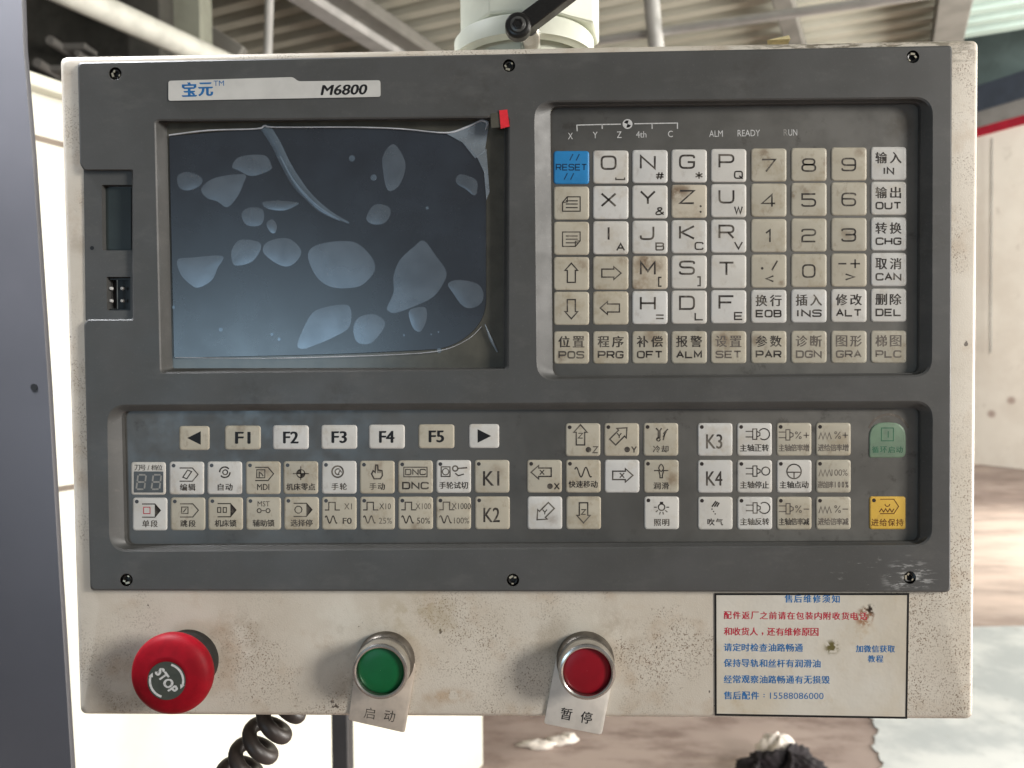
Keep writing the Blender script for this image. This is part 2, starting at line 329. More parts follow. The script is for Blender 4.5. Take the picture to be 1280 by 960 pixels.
# wide squared capitals drawn as strokes on a unit square (y up); r = rounded corner, z = closed
G = {'O': '0,0r 0,1r 1,1r 1,0r z', 'N': '0,0 0,1 1,0 1,1', 'G': '1,.78 1,1r 0,1r 0,0r 1,0r 1,.47 .55,.47', 'P': '0,0 0,1 1,1r 1,.42r 0,.42', 'X': '0,0 1,1|0,1 1,0',
     'Y': '0,1 .5,.45 1,1|.5,.45 .5,0', 'Z': '0,1 1,1 0,0 1,0', 'U': '0,1 0,0r 1,0r 1,1', 'I': '.5,0 .5,1', 'J': '0,.3 0,0r .9,0r .9,1', 'K': '0,0 0,1|1,1 .1,.5 1,0', 'R': '0,0 0,1 1,1r 1,.45r 0,.45|.62,.45 1,0',
     'M': '0,0 0,1 .5,.25 1,1 1,0', 'S': '1,.8 1,1r 0,1r 0,.52r 1,.52r 1,0r 0,0r 0,.2', 'T': '0,1 1,1|.5,1 .5,0', 'H': '0,0 0,1|1,0 1,1|0,.5 1,.5', 'D': '0,0 0,1 1,1r 1,0r z', 'L': '0,1 0,0 1,0',
     'F': '0,0 0,1 1,1|0,.5 .85,.5', 'E': '1,1 0,1 0,0 1,0|0,.5 .9,.5', 'A': '0,0 .5,1 1,0|.2,.36 .8,.36', 'B': '0,0 0,1 1,1r .95,.53r 0,.53|.9,.53 1,.53r 1,0r 0,0', 'C': '1,.75 1,1r 0,1r 0,0r 1,0r 1,.25',
     'V': '0,1 .5,0 1,1', 'W': '0,1 .25,0 .5,.9 .75,0 1,1', 'Q': '0,0r 0,1r 1,1r 1,0r z|.6,.35 1.05,-.08', '0': '.05,0r .05,1r .95,1r .95,0r z', '1': '.3,.75 .6,1 .6,0', '2': '0,.8 0,1r 1,1r 1,.52r 0,.52r 0,0 1,0',
     '3': '0,.82 0,1r 1,1r 1,.52r .25,.52|.85,.52 1,.52r 1,0r 0,0r 0,.2', '4': '.75,0 .75,1 0,.27 1,.27', '5': '1,1 0,1 0,.57 1,.57r 1,0r 0,0r 0,.18', '6': '1,.82 1,1r 0,1r 0,0r 1,0r 1,.55r 0,.55', '7': '0,1 1,1 .3,0',
     '8': '.06,.53r .06,1r .94,1r .94,.53r z|0,.53r 1,.53r 1,0r 0,0r z', '9': '0,.2 0,0r 1,0r 1,1r 0,1r 0,.45r 1,.45', '#': '.2,0 .4,1|.6,0 .8,1|0,.33 1,.33|0,.67 1,.67', '*': '.5,0 .5,1|.05,.25 .95,.75|.05,.75 .95,.25',
     '&': '1,0 .25,.75 .25,1r .75,1r .75,.7r 0,.35r 0,0r .6,0r 1,.4', '[': '.8,1 .3,1 .3,0 .8,0', ']': '.2,1 .7,1 .7,0 .2,0', '=': '0,.25 1,.25|0,.75 1,.75', '_': '0,.5 0,0 1,0 1,.5', '%': '.1,0 .9,1|.05,.7r .05,1r .35,1r .35,.7r z|.65,0r .65,.3r .95,.3r .95,0r z',
     '+': '0,.5 1,.5|.5,0 .5,1', '-': '0,.5 1,.5', '/': '0,0 1,1', '<': '1,1 0,.5 1,0', '>': '0,1 1,.5 0,0'}
NARROW = {'I': 0.35, '1': 0.7}
def glyph(mb, ch, x, y, w, h, t, depth, m):    # x,y = centre
    for part in G[ch].split('|'):
        toks = part.split(); closed = toks[-1] == 'z'; toks = toks[:-1] if closed else toks; P = []; Rr = []
        for q in toks:
            r = q.endswith('r'); a, b = q.rstrip('r').split(','); P.append((x + (float(a) - 0.5) * w, y - (float(b) - 0.5) * h)); Rr.append(0.30 * min(w, h * 1.2) if r else 0)
        out = []; k = len(P)
        for i in range(k):
            if Rr[i] and (closed or 0 < i < k - 1):
                a, b, c = Vector(P[i - 1]), Vector(P[i]), Vector(P[(i + 1) % k]); rr1 = min(Rr[i], (a - b).length * .48); rr2 = min(Rr[i], (c - b).length * .48)
                p, q = b + (a - b).normalized() * rr1, b + (c - b).normalized() * rr2
                for s in range(5): s /= 4; out.append(tuple(p * (1 - s) ** 2 + b * 2 * s * (1 - s) + q * s * s))
            else: out.append(P[i])
        mb.stroke(out, t, depth, m, closed)
def wide(mb, s, cx, cy, w, h, t, depth, m):
    n = len(s); gap = 0.28; ws = [NARROW.get(c, 1.0) for c in s]; tot = sum(ws) + gap * (n - 1); k = w / tot; x = cx - w / 2
    for c, a in zip(s, ws): glyph(mb, c, x + a * k / 2, cy, (a if c not in NARROW else 1) * k * (0.94 if c not in 'I1' else .8), h, t, depth, m); x += (a + gap) * k

# ------------------------------------------------------------------ the setting: hall
A_ = ray(1107, 455); A_ = Vector((A_[0], A_[2], 0)).normalized()
B_ = ray(-1500, 455); B_ = Vector((B_[0], B_[2], 0)).normalized()
def onz(px, py, z):                     # point of the horizontal plane at height z
    d = ray(px, py); t = (z - CZ) / (-d[1]); return Vector((POSE_C[0] + d[0] * t, POSE_C[2] + d[2] * t, z))
def far(px, py, w): return on(px, py, w)
def m_floor():
    t = NT('floor_concrete')
    c = t.mix(t.ramp(t.noise(1.1, 5), 0.35, 0.65), srgb(168, 151, 143), srgb(140, 123, 116))
    c = t.mix(t.mul(t.ramp(t.noise(5, 7, 0.7, (0.6, 1.4, 1)), 0.45, 0.66), 0.75), c, srgb(112, 93, 86))
    c = t.mix(t.mul(t.ramp(t.noise(2.4, 5, 0.6, (0.5, 1.5, 1), (4, 2, 0)), 0.55, 0.7), 0.6), c, srgb(206, 182, 168))
    for px, py, a in ((1300, 665, .8), (1250, 720, .6), (1400, 690, .8)):  # overexposed floor brightness painted in as pale patches
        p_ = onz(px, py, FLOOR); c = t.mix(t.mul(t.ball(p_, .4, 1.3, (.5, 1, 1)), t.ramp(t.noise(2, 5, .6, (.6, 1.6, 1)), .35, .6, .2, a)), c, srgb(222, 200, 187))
    return t.out(c, 0.6, 0, 0.4)
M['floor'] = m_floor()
def m_paint():
    t = NT('floor_paint')
    c = t.mix(t.ramp(t.noise(3, 6), 0.4, 0.62), srgb(210, 211, 209), srgb(176, 180, 181))
    c = t.mix(t.mul(t.ramp(t.noise(14, 6, 0.7), 0.62, 0.74), 0.6), c, srgb(160, 160, 156)); return t.out(c, 0.5)
M['floor_paint'] = m_paint()
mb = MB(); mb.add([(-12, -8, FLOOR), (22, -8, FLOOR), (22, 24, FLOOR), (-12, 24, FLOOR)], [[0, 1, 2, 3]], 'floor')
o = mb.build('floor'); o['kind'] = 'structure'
pts = [onz(x, y, FLOOR + .004) for x, y in [(1086 + i * .3 + 2 * math.sin(i * .9) + 4 * math.sin(i * .31 + 1) + 1 * math.sin(i * 2.1), 868 + i * 2) for i in range(60)] + [ (1110, 1100), (1600, 1100), (1600, 784), (1300, 782), (1180, 784), (1120, 800)]]
mb = MB(); mb.add(pts, [list(range(len(pts)))], 'floor_paint'); o = mb.build('painted_floor'); o['kind'] = 'structure'

def m_wall():
    t = NT('wall_plaster'); c = t.mix(t.ramp(t.noise(1.5, 6), 0.35, 0.65), srgb(240, 233, 222), srgb(228, 219, 207))
    c = t.mix(t.mul(t.ramp(t.noise(5, 6, 0.7), 0.6, 0.75), 0.5), c, srgb(178, 166, 152))
    for px, py in ((1257, 500), (1245, 518)): c = t.mix(t.mul(t.ball(on(px, py, 8.9), .015, .05, (1.5, .05, 0.8)), .7), c, srgb(150, 118, 108))
    return t.out(c, 0.8)
M['wall'] = m_wall()
M['stripe_red'] = plain('stripe_paint', srgb(176, 26, 50), 0.6, scale=4)
M['teal'] = plain('dark_teal_wall', srgb(112, 130, 128), 0.7, scale=3)
M['navy'] = plain('navy_box', srgb(62, 70, 82), 0.7, scale=4)
M['ledge'] = plain('grey_ledge', srgb(140, 138, 134), 0.7, scale=3)
c0 = far(1250, 592, 8.9); D = ray(150, 455); D = -Vector((D[0], D[2], 0)).normalized(); Nn = Vector((D.y, -D.x, 0))
c0.z = FLOOR
wallz = far(1250, 163, 8.9).z
th = thing('factory_wall', c0, 'cream plaster hall wall with a dark red stripe and dark upper band', 'wall')
def wq(name, x0, x1, z0, z1, off, thick, mat):
    q = MB(); q.box(c0 + D * ((x0 + x1) / 2) + Nn * (off - thick / 2) + Vector((0, 0, (z0 + z1) / 2 - FLOOR)), (x1 - x0) / 2, thick / 2, (z1 - z0) / 2, mat, D, Nn)
    return q.build(name, th)
wq('lower_wall', -3.5, 9, FLOOR, wallz, 0, 0.3, 'wall')
wq('red_stripe', -3.5, 9, wallz, wallz + .10, 0.02, 0.3, 'stripe_red')
wq('ledge', -3.5, 9, wallz + .10, wallz + .27, 0.06, 0.3, 'ledge')
wq('upper_wall', -3.5, 9, wallz + .27, wallz + 2.6, -0.05, 0.3, 'teal')
wq('dark_panel', -0.8, 0.35, wallz + .272, wallz + .56, 0.10, 0.2, 'navy')
q = MB(); q.tube([c0 + D * -0.1 + Nn * .03 + Vector((0, 0, h)) for h in (1.3, 2.4, 3.75)], 0.007, 'ledge', 8); q.build('conduit', th)

def m_roof():
    t = NT('roof_sheet_paint'); c = t.mix(t.ramp(t.noise(0.9, 5), 0.35, 0.65), srgb(188, 186, 172), srgb(172, 169, 154))
    return t.out(c, 0.6, 0, 0.3)
M['roof'] = m_roof()
M['mint'] = plain('mint_sheet', srgb(168, 186, 178), 0.5, scale=2, var=.15)
M['rafter'] = plain('rafter_paint', srgb(186, 185, 182), 0.6, scale=4)
M['rafter_grey'] = plain('rafter_grey', srgb(128, 126, 120), 0.6, scale=4)
RZ = CZ + 3.45
cam0 = Vector((POSE_C[0], POSE_C[2], 0))
rt = thing('factory_roof', (0, 6, RZ), 'ribbed beige metal roof sheeting above the hall with pale crossing rafters', 'roof')
def roof_part(name, a0, a1, b0, b1, mat, pitch=0.28):
    q = MB(); prof = []; a = a0
    while a < a1:
        for da, dz in ((0, 0), (.10, 0), (.15, -.24), (.32, -.24), (.37, 0)): prof.append((a + da * pitch / .40, dz))
        a += pitch
    vs = [cam0 + A_ * a + B_ * b + Vector((0, 0, RZ + dz)) for a, dz in prof for b in (b0, b1)]
    q.add(vs, [[2 * i, 2 * i + 1, 2 * i + 3, 2 * i + 2] for i in range(len(prof) - 1)], mat); return q.build(name, rt, ang=20)
bs_ = (onz(1190, 12, RZ) - cam0 - Vector((0, 0, RZ))).dot(B_)
roof_part('roof_sheet', 2, 15, bs_, 14, 'roof'); ae_ = (onz(1240, 40, RZ - .24) - cam0 - Vector((0, 0, RZ - .24))).dot(A_); roof_part('mint_roof_sheet', 2, ae_, bs_ - 6, bs_ - .02, 'mint')
def rod3(name, p, q_, half_w, half_h, mat, parent):
    t = (q_ - p).normalized(); ay = t.cross(Vector((0, 0, 1))).normalized(); az = ay.cross(t); q = MB()
    q.box((p + q_) / 2, (q_ - p).length / 2, half_w, half_h, mat, t, ay, az); return q.build(name, parent, bevel=0.01)
def rafter(px, py, z, mat, hw, hh, l0=-2.5, l1=6):
    p = onz(px, py, z); return rod3('rafter', p + A_ * l0, p + A_ * l1, hw, hh, mat, rt)
rafter(430, 22, RZ - .42, 'rafter', .09, .09); rafter(462, 22, RZ - .38, 'rafter_grey', .14, .06)
rafter(1190, 12, RZ - .42, 'rafter_grey', .13, .1); rafter(985, 20, RZ - .39, 'rafter_grey', .08, .06)
p = on(640, 66, 5.5); p2 = on(965, 20, 4.4); q = MB(); q.tube([p + (p - p2) * .5, p, p2, p2 + (p2 - p) * 1.2], .028, 'rafter', 10)
tag(q.build('overhead_pipe'), 'long pale pipe crossing under the roof behind the console', 'pipe')
q = MB(); q.tube([on(812, -30, 4.8), on(816, 20, 4.8), on(822, 75, 4.8), on(826, 120, 4.8)], .05, 'rafter', 12)
tag(q.build('hanging_pole'), 'pale vertical pole hanging from the ribbed roof', 'pole', 'pale poles under the roof')
M['pipe_pale'] = plain('pale_duct', srgb(206, 206, 196), 0.55, scale=6)
p = on(100, -2, 3.2); q = MB(); q.tube([p - A_ * 1.0, p, p + A_ * 1.5, p + A_ * 4], .062, 'pipe_pale', 16)
tag(q.build('round_duct'), 'thick pale round duct slanting down at the upper left corner', 'duct')
M['column_green'] = plain('column_paint', srgb(150, 152, 138), 0.6, scale=5)
M['dark_grey'] = plain('dark_grey_steel', srgb(70, 69, 64), 0.6, scale=8, var=.4)
p = on(236, 60, 5.0); q = MB(); q.box((p.x, p.y, 1.0), .125, .10, 2.6, 'column_green'); tag(q.build('steel_column', bevel=.01), 'grey green steel hall column behind the top left edge', 'column', 'hall columns at the upper left')
p = on(190, 60, 4.6); q = MB(); q.box((p.x, p.y, 1.2), .10, .10, 2.2, 'dark_grey'); tag(q.build('steel_column', bevel=.01), 'dark steel hall column beside the grey green one', 'column', 'hall columns at the upper left')
hz = thing('dark_backdrop', on(120, 95, 5.8), 'dark box standing in for shaded equipment, with pale fittings, behind the white enclosure', 'machine')  # dark box put in for the shade among the equipment behind
q = MB(); a, b = on(-60, -80, 5.8), on(163, 130, 5.8); q.box(((a.x + b.x) / 2, 5.9, (a.z + b.z) / 2), (b.x - a.x) / 2, .1, (a.z - b.z) / 2, 'dark_grey'); q.build('backdrop_box', hz, bevel=.01)
for px, py, ww, hh in ((62, 50, 34, 6), (96, 66, 44, 4), (46, 78, 26, 6), (118, 8, 24, 6)):
    a = on(px, py, 5.5); k = 5.9 / 1000; q = MB(); q.lathe(a.x, a.z, [(.001, 5.5), (hh * k, 5.5), (hh * k, 5.79)], 'ledge', 16); q.box((a.x + ww * k / 2, 5.7, a.z), ww * k / 2, .09, hh * k * .6, 'ledge'); q.build('fitting', hz, bevel=.004)
a = on(275, 48, 5.5); b = on(390, 0, 5.5)
rod3('brace', on(215, 20, 5.4), on(300, 75, 5.4), .05, .09, 'rafter_grey', rt)
q = MB(); q.tube([on(338, -40, 5.2), on(336, 20, 5.2), on(334, 90, 5.2)], .03, 'rafter', 10); tag(q.build('hanging_pole'), 'thin pale pole in front of the roof ribs at left', 'pole', 'pale poles under the roof')

# ---- machine column (slate blue) at far left
M['slate'] = plain('slate_paint', srgb(76, 76, 81), 0.38, 0, 0.5, 0.12, 10)
mc = thing('machine_column', on(30, 960, .16), 'slate grey sheet metal machine column with a small round hole', 'machine column')
q = MB(); w0 = .15
fr = [(-260, -60), (25, -60), (29, 60), (40, 190), (60, 480), (74, 720), (94, 1040), (-260, 1040)]
o_ = [on(x, y, w0) for x, y in fr]; k = len(o_)
fr2 = [on(x + (1.2 if 0 < i < 7 else 0), y, w0) + Vector((0, .004, 0)) for i, (x, y) in enumerate(fr)]
q.loft([o_, fr2, [v + Vector((-.22, .25, 0)) for v in fr2]], 'slate', True, True); q.build('column_body', mc, ang=60)
c = on(42, 484, w0 - .0006); q = MB(); q.lathe(c.x, c.z, [(.0001, w0 - .0004), (.0024, w0 - .0004), (.0026, w0 + .001)], 'cavity', 20); q.build('hole', mc)

# ---- white machine enclosure, receding to the right
def m_white():
    t = NT('enclosure_white'); c = t.mix(t.ramp(t.noise(3, 5), 0.35, 0.65), srgb(206, 205, 192), srgb(198, 196, 182)); return t.out(c, 0.45)
M['white'] = m_white()
M['seam'] = plain('seam_gap', srgb(120, 108, 96), 0.7, scale=40)
e0 = on(55, 455, .75); e0.z = FLOOR; eN = Vector((A_.y, -A_.x, 0)); ln = 1.0
k = on(600, 455, 1); r6 = Vector((k.x - POSE_C[0], k.y - POSE_C[2], 0)); base = e0 - Vector((POSE_C[0], POSE_C[2], 0))
den = A_.x * r6.y - A_.y * r6.x; ln = (base.y * r6.x - base.x * r6.y) / den
top = e0.z; d = ray(35, 92)
hT = on(45, 97, e0.y).z
en = thing('machine_enclosure', e0, 'white sheet metal machine enclosure behind the console at lower left', 'machine')
q = MB(); q.box(e0 + A_ * (ln / 2 - .2) - eN * .3 + Vector((0, 0, (hT - FLOOR) / 2)), ln / 2 + .2, .3, (hT - FLOOR) / 2, 'white', A_, eN); q.build('enclosure_body', en, bevel=.006)
q = MB(); q.box(e0 + A_ * (ln / 2 - .2) + eN * .012 + Vector((0, 0, hT - FLOOR - .012)), ln / 2 + .2, .012, .010, 'white', A_, eN); q.build('top_flange', en, bevel=.003)
for py in (178, 611):
    zz = on(60, py, e0.y + .02).z; q = MB(); q.box(e0 + A_ * (ln / 2 - .2) + eN * .0005 + Vector((0, 0, zz - FLOOR)), ln / 2 + .15, .001, .004, 'seam', A_, eN); q.build('seam', en)
M['post'] = plain('post_grey', srgb(48, 47, 48), 0.5, scale=20)
a = on(428, 900, .62); q = MB(); q.box((a.x, a.y, (FLOOR - .05) / 2), .0105, .016, (-.05 - FLOOR) / 2, 'post'); tag(q.build('steel_post', bevel=.002), 'dark grey steel post standing in front of the white enclosure', 'post')

# ---- floor litter
def blob(mb, c, rx, ry, rz, mat, seed, n=14):
    rr = random.Random(seed); ph = [rr.uniform(0, 6.28) for _ in range(6)]; vs = []; fs = []
    for i in range(n + 1):
        for j in range(2 * n):
            th_, p_ = math.pi * i / n, math.pi * j / n; s = 1 + .06 * math.sin(17 * p_ + 9 * th_ + ph[5]) + .05 * math.sin(23 * th_ - 11 * p_) + .22 * math.sin(3 * p_ + ph[0]) * math.sin(2 * th_ + ph[1]) + .16 * math.sin(5 * p_ + ph[2] + 3 * th_) + .1 * math.sin(8 * p_ + ph[3]) * math.sin(6 * th_ + ph[4])
            vs.append((c[0] + rx * s * math.sin(th_) * math.cos(p_), c[1] + ry * s * math.sin(th_) * math.sin(p_), max(FLOOR + .002, c[2] + rz * s * math.cos(th_))))
    for i in range(n):
        for j in range(2 * n): fs.append([i * 2 * n + j, i * 2 * n + (j + 1) % (2 * n), (i + 1) * 2 * n + (j + 1) % (2 * n), (i + 1) * 2 * n + j])
    mb.add(vs, fs, mat)
M['rag'] = plain('rag_black', srgb(34, 26, 30), 0.9, scale=30, var=.6); M['rag_pale'] = plain('rag_pale', srgb(226, 216, 206), 0.9, scale=30)
g = onz(985, 972, FLOOR); rg = thing('cleaning_rag', g, 'crumpled black rag lying on the concrete floor', 'rag')
q = MB(); blob(q, (g.x, g.y, FLOOR + .02), .10, .10, .05, 'rag', 3, 44); blob(q, (g.x - .09, g.y - .02, FLOOR + .01), .075, .07, .042, 'rag', 5, 44); q.build('rag_cloth', rg, ang=180)
q = MB(); blob(q, (g.x - .01, g.y + .075, FLOOR + .045), .05, .035, .042, 'rag_pale', 9, 20); q.build('pale_fold', rg, ang=180)
g = onz(688, 934, FLOOR); q = MB()
for i, (dx, dy, a) in enumerate(((-.04, 0, .06), (.03, .025, .045), (.06, .05, .03))): blob(q, (g.x + dx, g.y + dy, FLOOR + .006), a, .022, .014, 'rag_pale', 20 + i, 8)
tag(q.build('paper_scrap', ang=180), 'torn white paper scrap on the pinkish floor', 'litter')

# ------------------------------------------------------------------ support arm on top of the console
M['arm'] = plain('arm_cream', srgb(216, 219, 204), 0.5, 0, 0.4, 0.12, 30)
ac = on(655, 60, .075); ztop = on(655, 56, .03).z
sa_ = thing('support_arm', (ac.x, ac.y, ztop), 'cream swivel arm boss standing on top of the control console', 'support arm')
def pxr(px, w): return px * (w - POSE_C[2]) / 1000
zz = lambda py, w: on(655, py, w).z
q = MB(); q.lathe_v(ac.x, ac.y, [(.030, ztop - .012), (.030, zz(53, .075)), (.037, zz(52, .075))], 'arm'); q.build('swivel_base', sa_)
q = MB(); q.lathe_v(ac.x, ac.y, [(.0352, zz(58, .05)), (.0390, zz(54, .05)), (.0398, zz(50, .045)), (.0398, zz(24, .04)), (.0385, zz(20, .04)), (.034, zz(18, .04))], 'arm'); q.build('swivel_collar', sa_)
q = MB(); n8 = 8; hx = ac.x + .004
q.lathe_v(hx, ac.y, [(.0395, zz(17, .04)), (.0405, zz(14, .04)), (.0405, zz(-120, .04))], 'arm', n8, math.radians(12), True, True); q.build('arm_tube', sa_, bevel=.0015, ang=20)
cl = MB(); hc = on(648, 40, .018); t1 = on(722, -22, .012); dv = (t1 - hc).normalized(); nv = Vector((dv.z, 0, -dv.x))
cl.lathe(hc.x, hc.z, [(.0001, .0085), (.0052, .0085), (.0064, .0095), (.0065, .0150)], 'black_metal', 32)
for s0, s1, hw, y0, y1 in ((0.003, .075, .0046, .0105, .020),):
    A0, A1 = hc + dv * s0, hc + dv * s1
    lo = [[Vector((p.x, y, p.z)) for p in (A0 + nv * hw, A1 + nv * hw * .8, A1 - nv * hw * .8, A0 - nv * hw)] for y in (y1, y0 + .001, y0)]
    cl.loft(lo, 'black_metal', True, True)
lv = cl.build('clamp_lever', sa_, bevel=.0006)
q = MB(); q.lathe(hc.x, hc.z, [(.0029, .0082), (.0026, .0080), (.0020, .0080), (.0018, .0083)], 'black_metal', 6); q.lathe(hc.x, hc.z, [(.0001, .00835), (.0036, .00835), (.0038, .0085)], 'window_dark', 24); q.build('socket_screw', lv)
q = MB(); sc = on(663, 46, .03); q.lathe(sc.x, sc.z, [(.0002, .0200), (.0035, .0205), (.0052, .024), (.0054, .045)], 'chrome', 24); q.build('clamp_shaft', sa_)

# ------------------------------------------------------------------ control console
root_loc = on(655, 896, .004)
con = thing('control_console', root_loc, 'machine control console with dark front panel, screen and worn white keys in a beige cabinet', 'control panel')
MEM = .0068; TOP = .0063; INK = TOP - .00004
CAB = .0042
# cabinet: rounded beige sheet metal box, open where the panel sits
oc = [(76, 72), (1222, 51), (1215, 898), (101, 892)]
ic = [(118, 90), (1172, 72), (1170, 725), (128, 722)]
def ring(pts, w, grow=0.0, r=9, n=6):
    c = (650, 480); P = [(x + (1 if x > c[0] else -1) * grow, y + (1 if y > c[1] else -1) * grow) for x, y in pts]
    return [on(x, y, w) for x, y in rpoly(P, r, n)]
q = MB()
P3 = lambda pts, w, g: ring(pts, w, g)
q.loft([ring(ic, .060, 0, 4), ring(ic, CAB, 0, 4), ring(oc, CAB, -4.2), ring(oc, CAB + .0005, -2.2), ring(oc, CAB + .0016, -.7), ring(oc, CAB + .003, 0)], 'cabinet', True, False)
fr_ = ring(oc, CAB + .003, 0)
q.loft([fr_, [v + Vector((0, .115, 0)) for v in fr_]], 'cabinet', False, True)
q.build('cabinet_shell', con, ang=50)
# dark front panel with its openings
def hole(cx, cy, r=8.2): return circ(cx, cy, r, 24)
screws = [(144, 92), (636, 82), (1141, 71), (158, 725), (641, 725), (1137, 722)]
kp1o = [(669, 127), (1165, 122), (1164, 470), (672, 475)]; kp1i = [(688, 133), (1151, 128), (1149, 466), (691, 470)]
kp2o = [(135, 507), (1165, 502), (1164, 682), (138, 689)]; kp2i = [(152, 514), (1151, 510), (1150, 677), (156, 682)]
sco = [(194, 150), (636, 146), (635, 462), (201, 466)]; sci = [(209, 153), (630, 150), (629, 459), (216, 460)]
out_raw = [(97, 78), (1190, 57), (1188, 740), (113, 738), (105, 405), (110, 399), (166, 399), (165, 213), (105, 213), (100, 205)]
orad = [6, 5, 6, 6, 3, 2, 3, 3, 2, 3]
def off_in(pts, d_):                      # offset a clockwise px polygon inwards
    k = len(pts); out = []
    for i in range(k):
        a, b, c = Vector(pts[i - 1]), Vector(pts[i]), Vector(pts[(i + 1) % k]); d1 = (b - a).normalized(); d2 = (c - b).normalized()
        n1, n2 = Vector((-d1.y, d1.x)), Vector((-d2.y, d2.x)); n = (n1 + n2).normalized(); out.append(tuple(b + n * (d_ / max(.4, n.dot(n1)))))
    return out
def plate(mb, outer, holes, mat):
    bm = bmesh.new(); es = []
    for lp in [outer] + holes:
        vs = [bm.verts.new(p) for p in lp]; es += [bm.edges.new((vs[i], vs[(i + 1) % len(vs)])) for i in range(len(vs))]
    bmesh.ops.triangle_fill(bm, use_beauty=True, use_dissolve=False, edges=es)
    bm.verts.index_update(); mb.add([v.co.copy() for v in bm.verts], [[v.index for v in f.verts] for f in bm.faces], mat); bm.free()
q = MB()
HO = {}
for nm, po, pi, ro, ri, dep in (('k1', kp1o, kp1i, 24, 10, MEM), ('k2', kp2o, kp2i, 24, 10, MEM), ('sc', sco, sci, 6, 3, .0075)):
    l0 = [on(x, y, 0) for x, y in rpoly(off_in(po, -1.2), ro, 7)]; l1 = [on(x, y, .0005) for x, y in rpoly(off_in(po, 1.0), ro, 7)]
    wi = .0036 if nm != 'sc' else dep - .0008
    l2 = [on(x, y, wi) for x, y in rpoly(off_in(pi, -1.2), ri, 7)]; l3 = [on(x, y, wi + .0004) for x, y in rpoly(pi, ri, 7)]; l4 = [v + Vector((0, dep + .0008 - wi, 0)) for v in l3]
    HO[nm] = l0; q.loft([l0, l1, l2, l3, l4], 'panel', False, False)
for i, (x, y) in enumerate(screws):
    l0 = [on(a, b, 0) for a, b in hole(x, y)]; HO['s%d' % i] = l0
    q.loft([l0, [on(a, b, .0004) for a, b in hole(x, y, 7.6)], [on(a, b, .0042) for a, b in hole(x, y, 7.4)]], 'panel', False, True)
oo = [on(x, y, 0) for x, y in rpoly(off_in(out_raw, 1.6), orad, 4)]; o1 = [on(x, y, .0003) for x, y in rpoly(off_in(out_raw, .5), orad, 4)]; o2 = [on(x, y, .0009) for x, y in rpoly(out_raw, orad, 4)]; o3 = [on(x, y, .0065) for x, y in rpoly(out_raw, orad, 4)]
q.loft([oo, o1, o2, o3], 'panel', False, False)
plate(q, oo, list(HO.values()), 'panel')
fp = q.build('front_panel', con, ang=30)
# screws: one socket head with worn steel flecks modelled in as glints, copied into each counterbore
def screw_mesh():
    s_ = MB(); s_.lathe(0, 0, [(.0014, .0020), (.0015, .0008), (.0021, .0006), (.00235, .0009), (.0024, .0036)], 'black_metal', 24, False)
    s_.lathe(0, 0, [(.0001, .0021), (.0016, .0021)], 'cavity', 6, False)
    s_.box((.0009, .0006, -.0013), .0010, .0001, .0005, 'steel', Vector((.8, 0, .6)), Vector((0, 1, 0)), Vector((-.6, 0, .8))); s_.box((-.0010, .0006, -.0012), .0006, .0001, .0004, 'steel'); s_.box((.0, .0005, .0019), .0005, .0001, .0003, 'steel')
    return s_
sm = None
for i, (x, y) in enumerate(screws):
    p = on(x, y, 0)
    if sm is None: sm = screw_mesh().build('screw', None); sm.parent = fp; so = sm
    else: so = sm.copy(); COL.objects.link(so); so.parent = fp
    so.location = p; so.rotation_euler = (0, random.uniform(0, 6), 0)
# bay with card slot cover and port at the left edge
q = MB(); bo = [(104.5, 211), (167, 211), (168, 401), (107, 401)]; bs = [(127, 232), (168, 232), (168, 314), (128, 314)]; bu = [(133, 346), (163, 346), (163, 388), (134, 388)]
BW = .0032; Lb = [on(x, y, BW) for x, y in rpoly(bo, 2, 3)]; H1 = [on(x, y, BW) for x, y in rpoly([(127, 231), (165.3, 231), (165.3, 313), (128, 313)], 1.5, 3)]; H2 = [on(x, y, BW) for x, y in rpoly(bu, 1, 3)]
plate(q, Lb, [H1, H2], 'panel')
for H, dp in ((H1, .0045), (H2, .008)): q.loft([H, [v + Vector((0, dp, 0)) for v in H]], 'panel', False, True)
q.loft([Lb, [v + Vector((0, .004, 0)) for v in Lb]], 'panel', False, False)
bay = q.build('connector_bay', con, ang=30)
q = MB(); q.poly(rpoly([(129, 235), (164, 235), (164, 312), (130, 312)], 1), BW + .0035, 'slot_cover'); q.build('slot_cover', bay)
q = MB(); q.poly(circ(115, 310, 2.6, 16), BW - .0001, 'cavity'); q.build('pin_hole', bay)
q = MB(); w1 = BW + .002; q.poly(bu, BW + .006, 'cavity'); q.stroke(rect(148, 368, 27, 38), 1.4, w1, 'black_metal', True); q.stroke([(146.5, 350), (147, 387)], 1.2, w1, 'chrome_dull'); q.stroke([(135, 386.5), (147, 386.5)], .9, w1, 'chrome_dull')
for x, y in ((138.5, 360.5), (152.5, 360.5), (138.5, 376), (152.5, 376)):
    p = on(x, y, w1); q.lathe(p.x, p.z, [(.0001, w1 - .0006), (.0007, w1 - .0004), (.0009, w1 + .001)], 'ink_white', 12)
q.build('usb_port', bay)

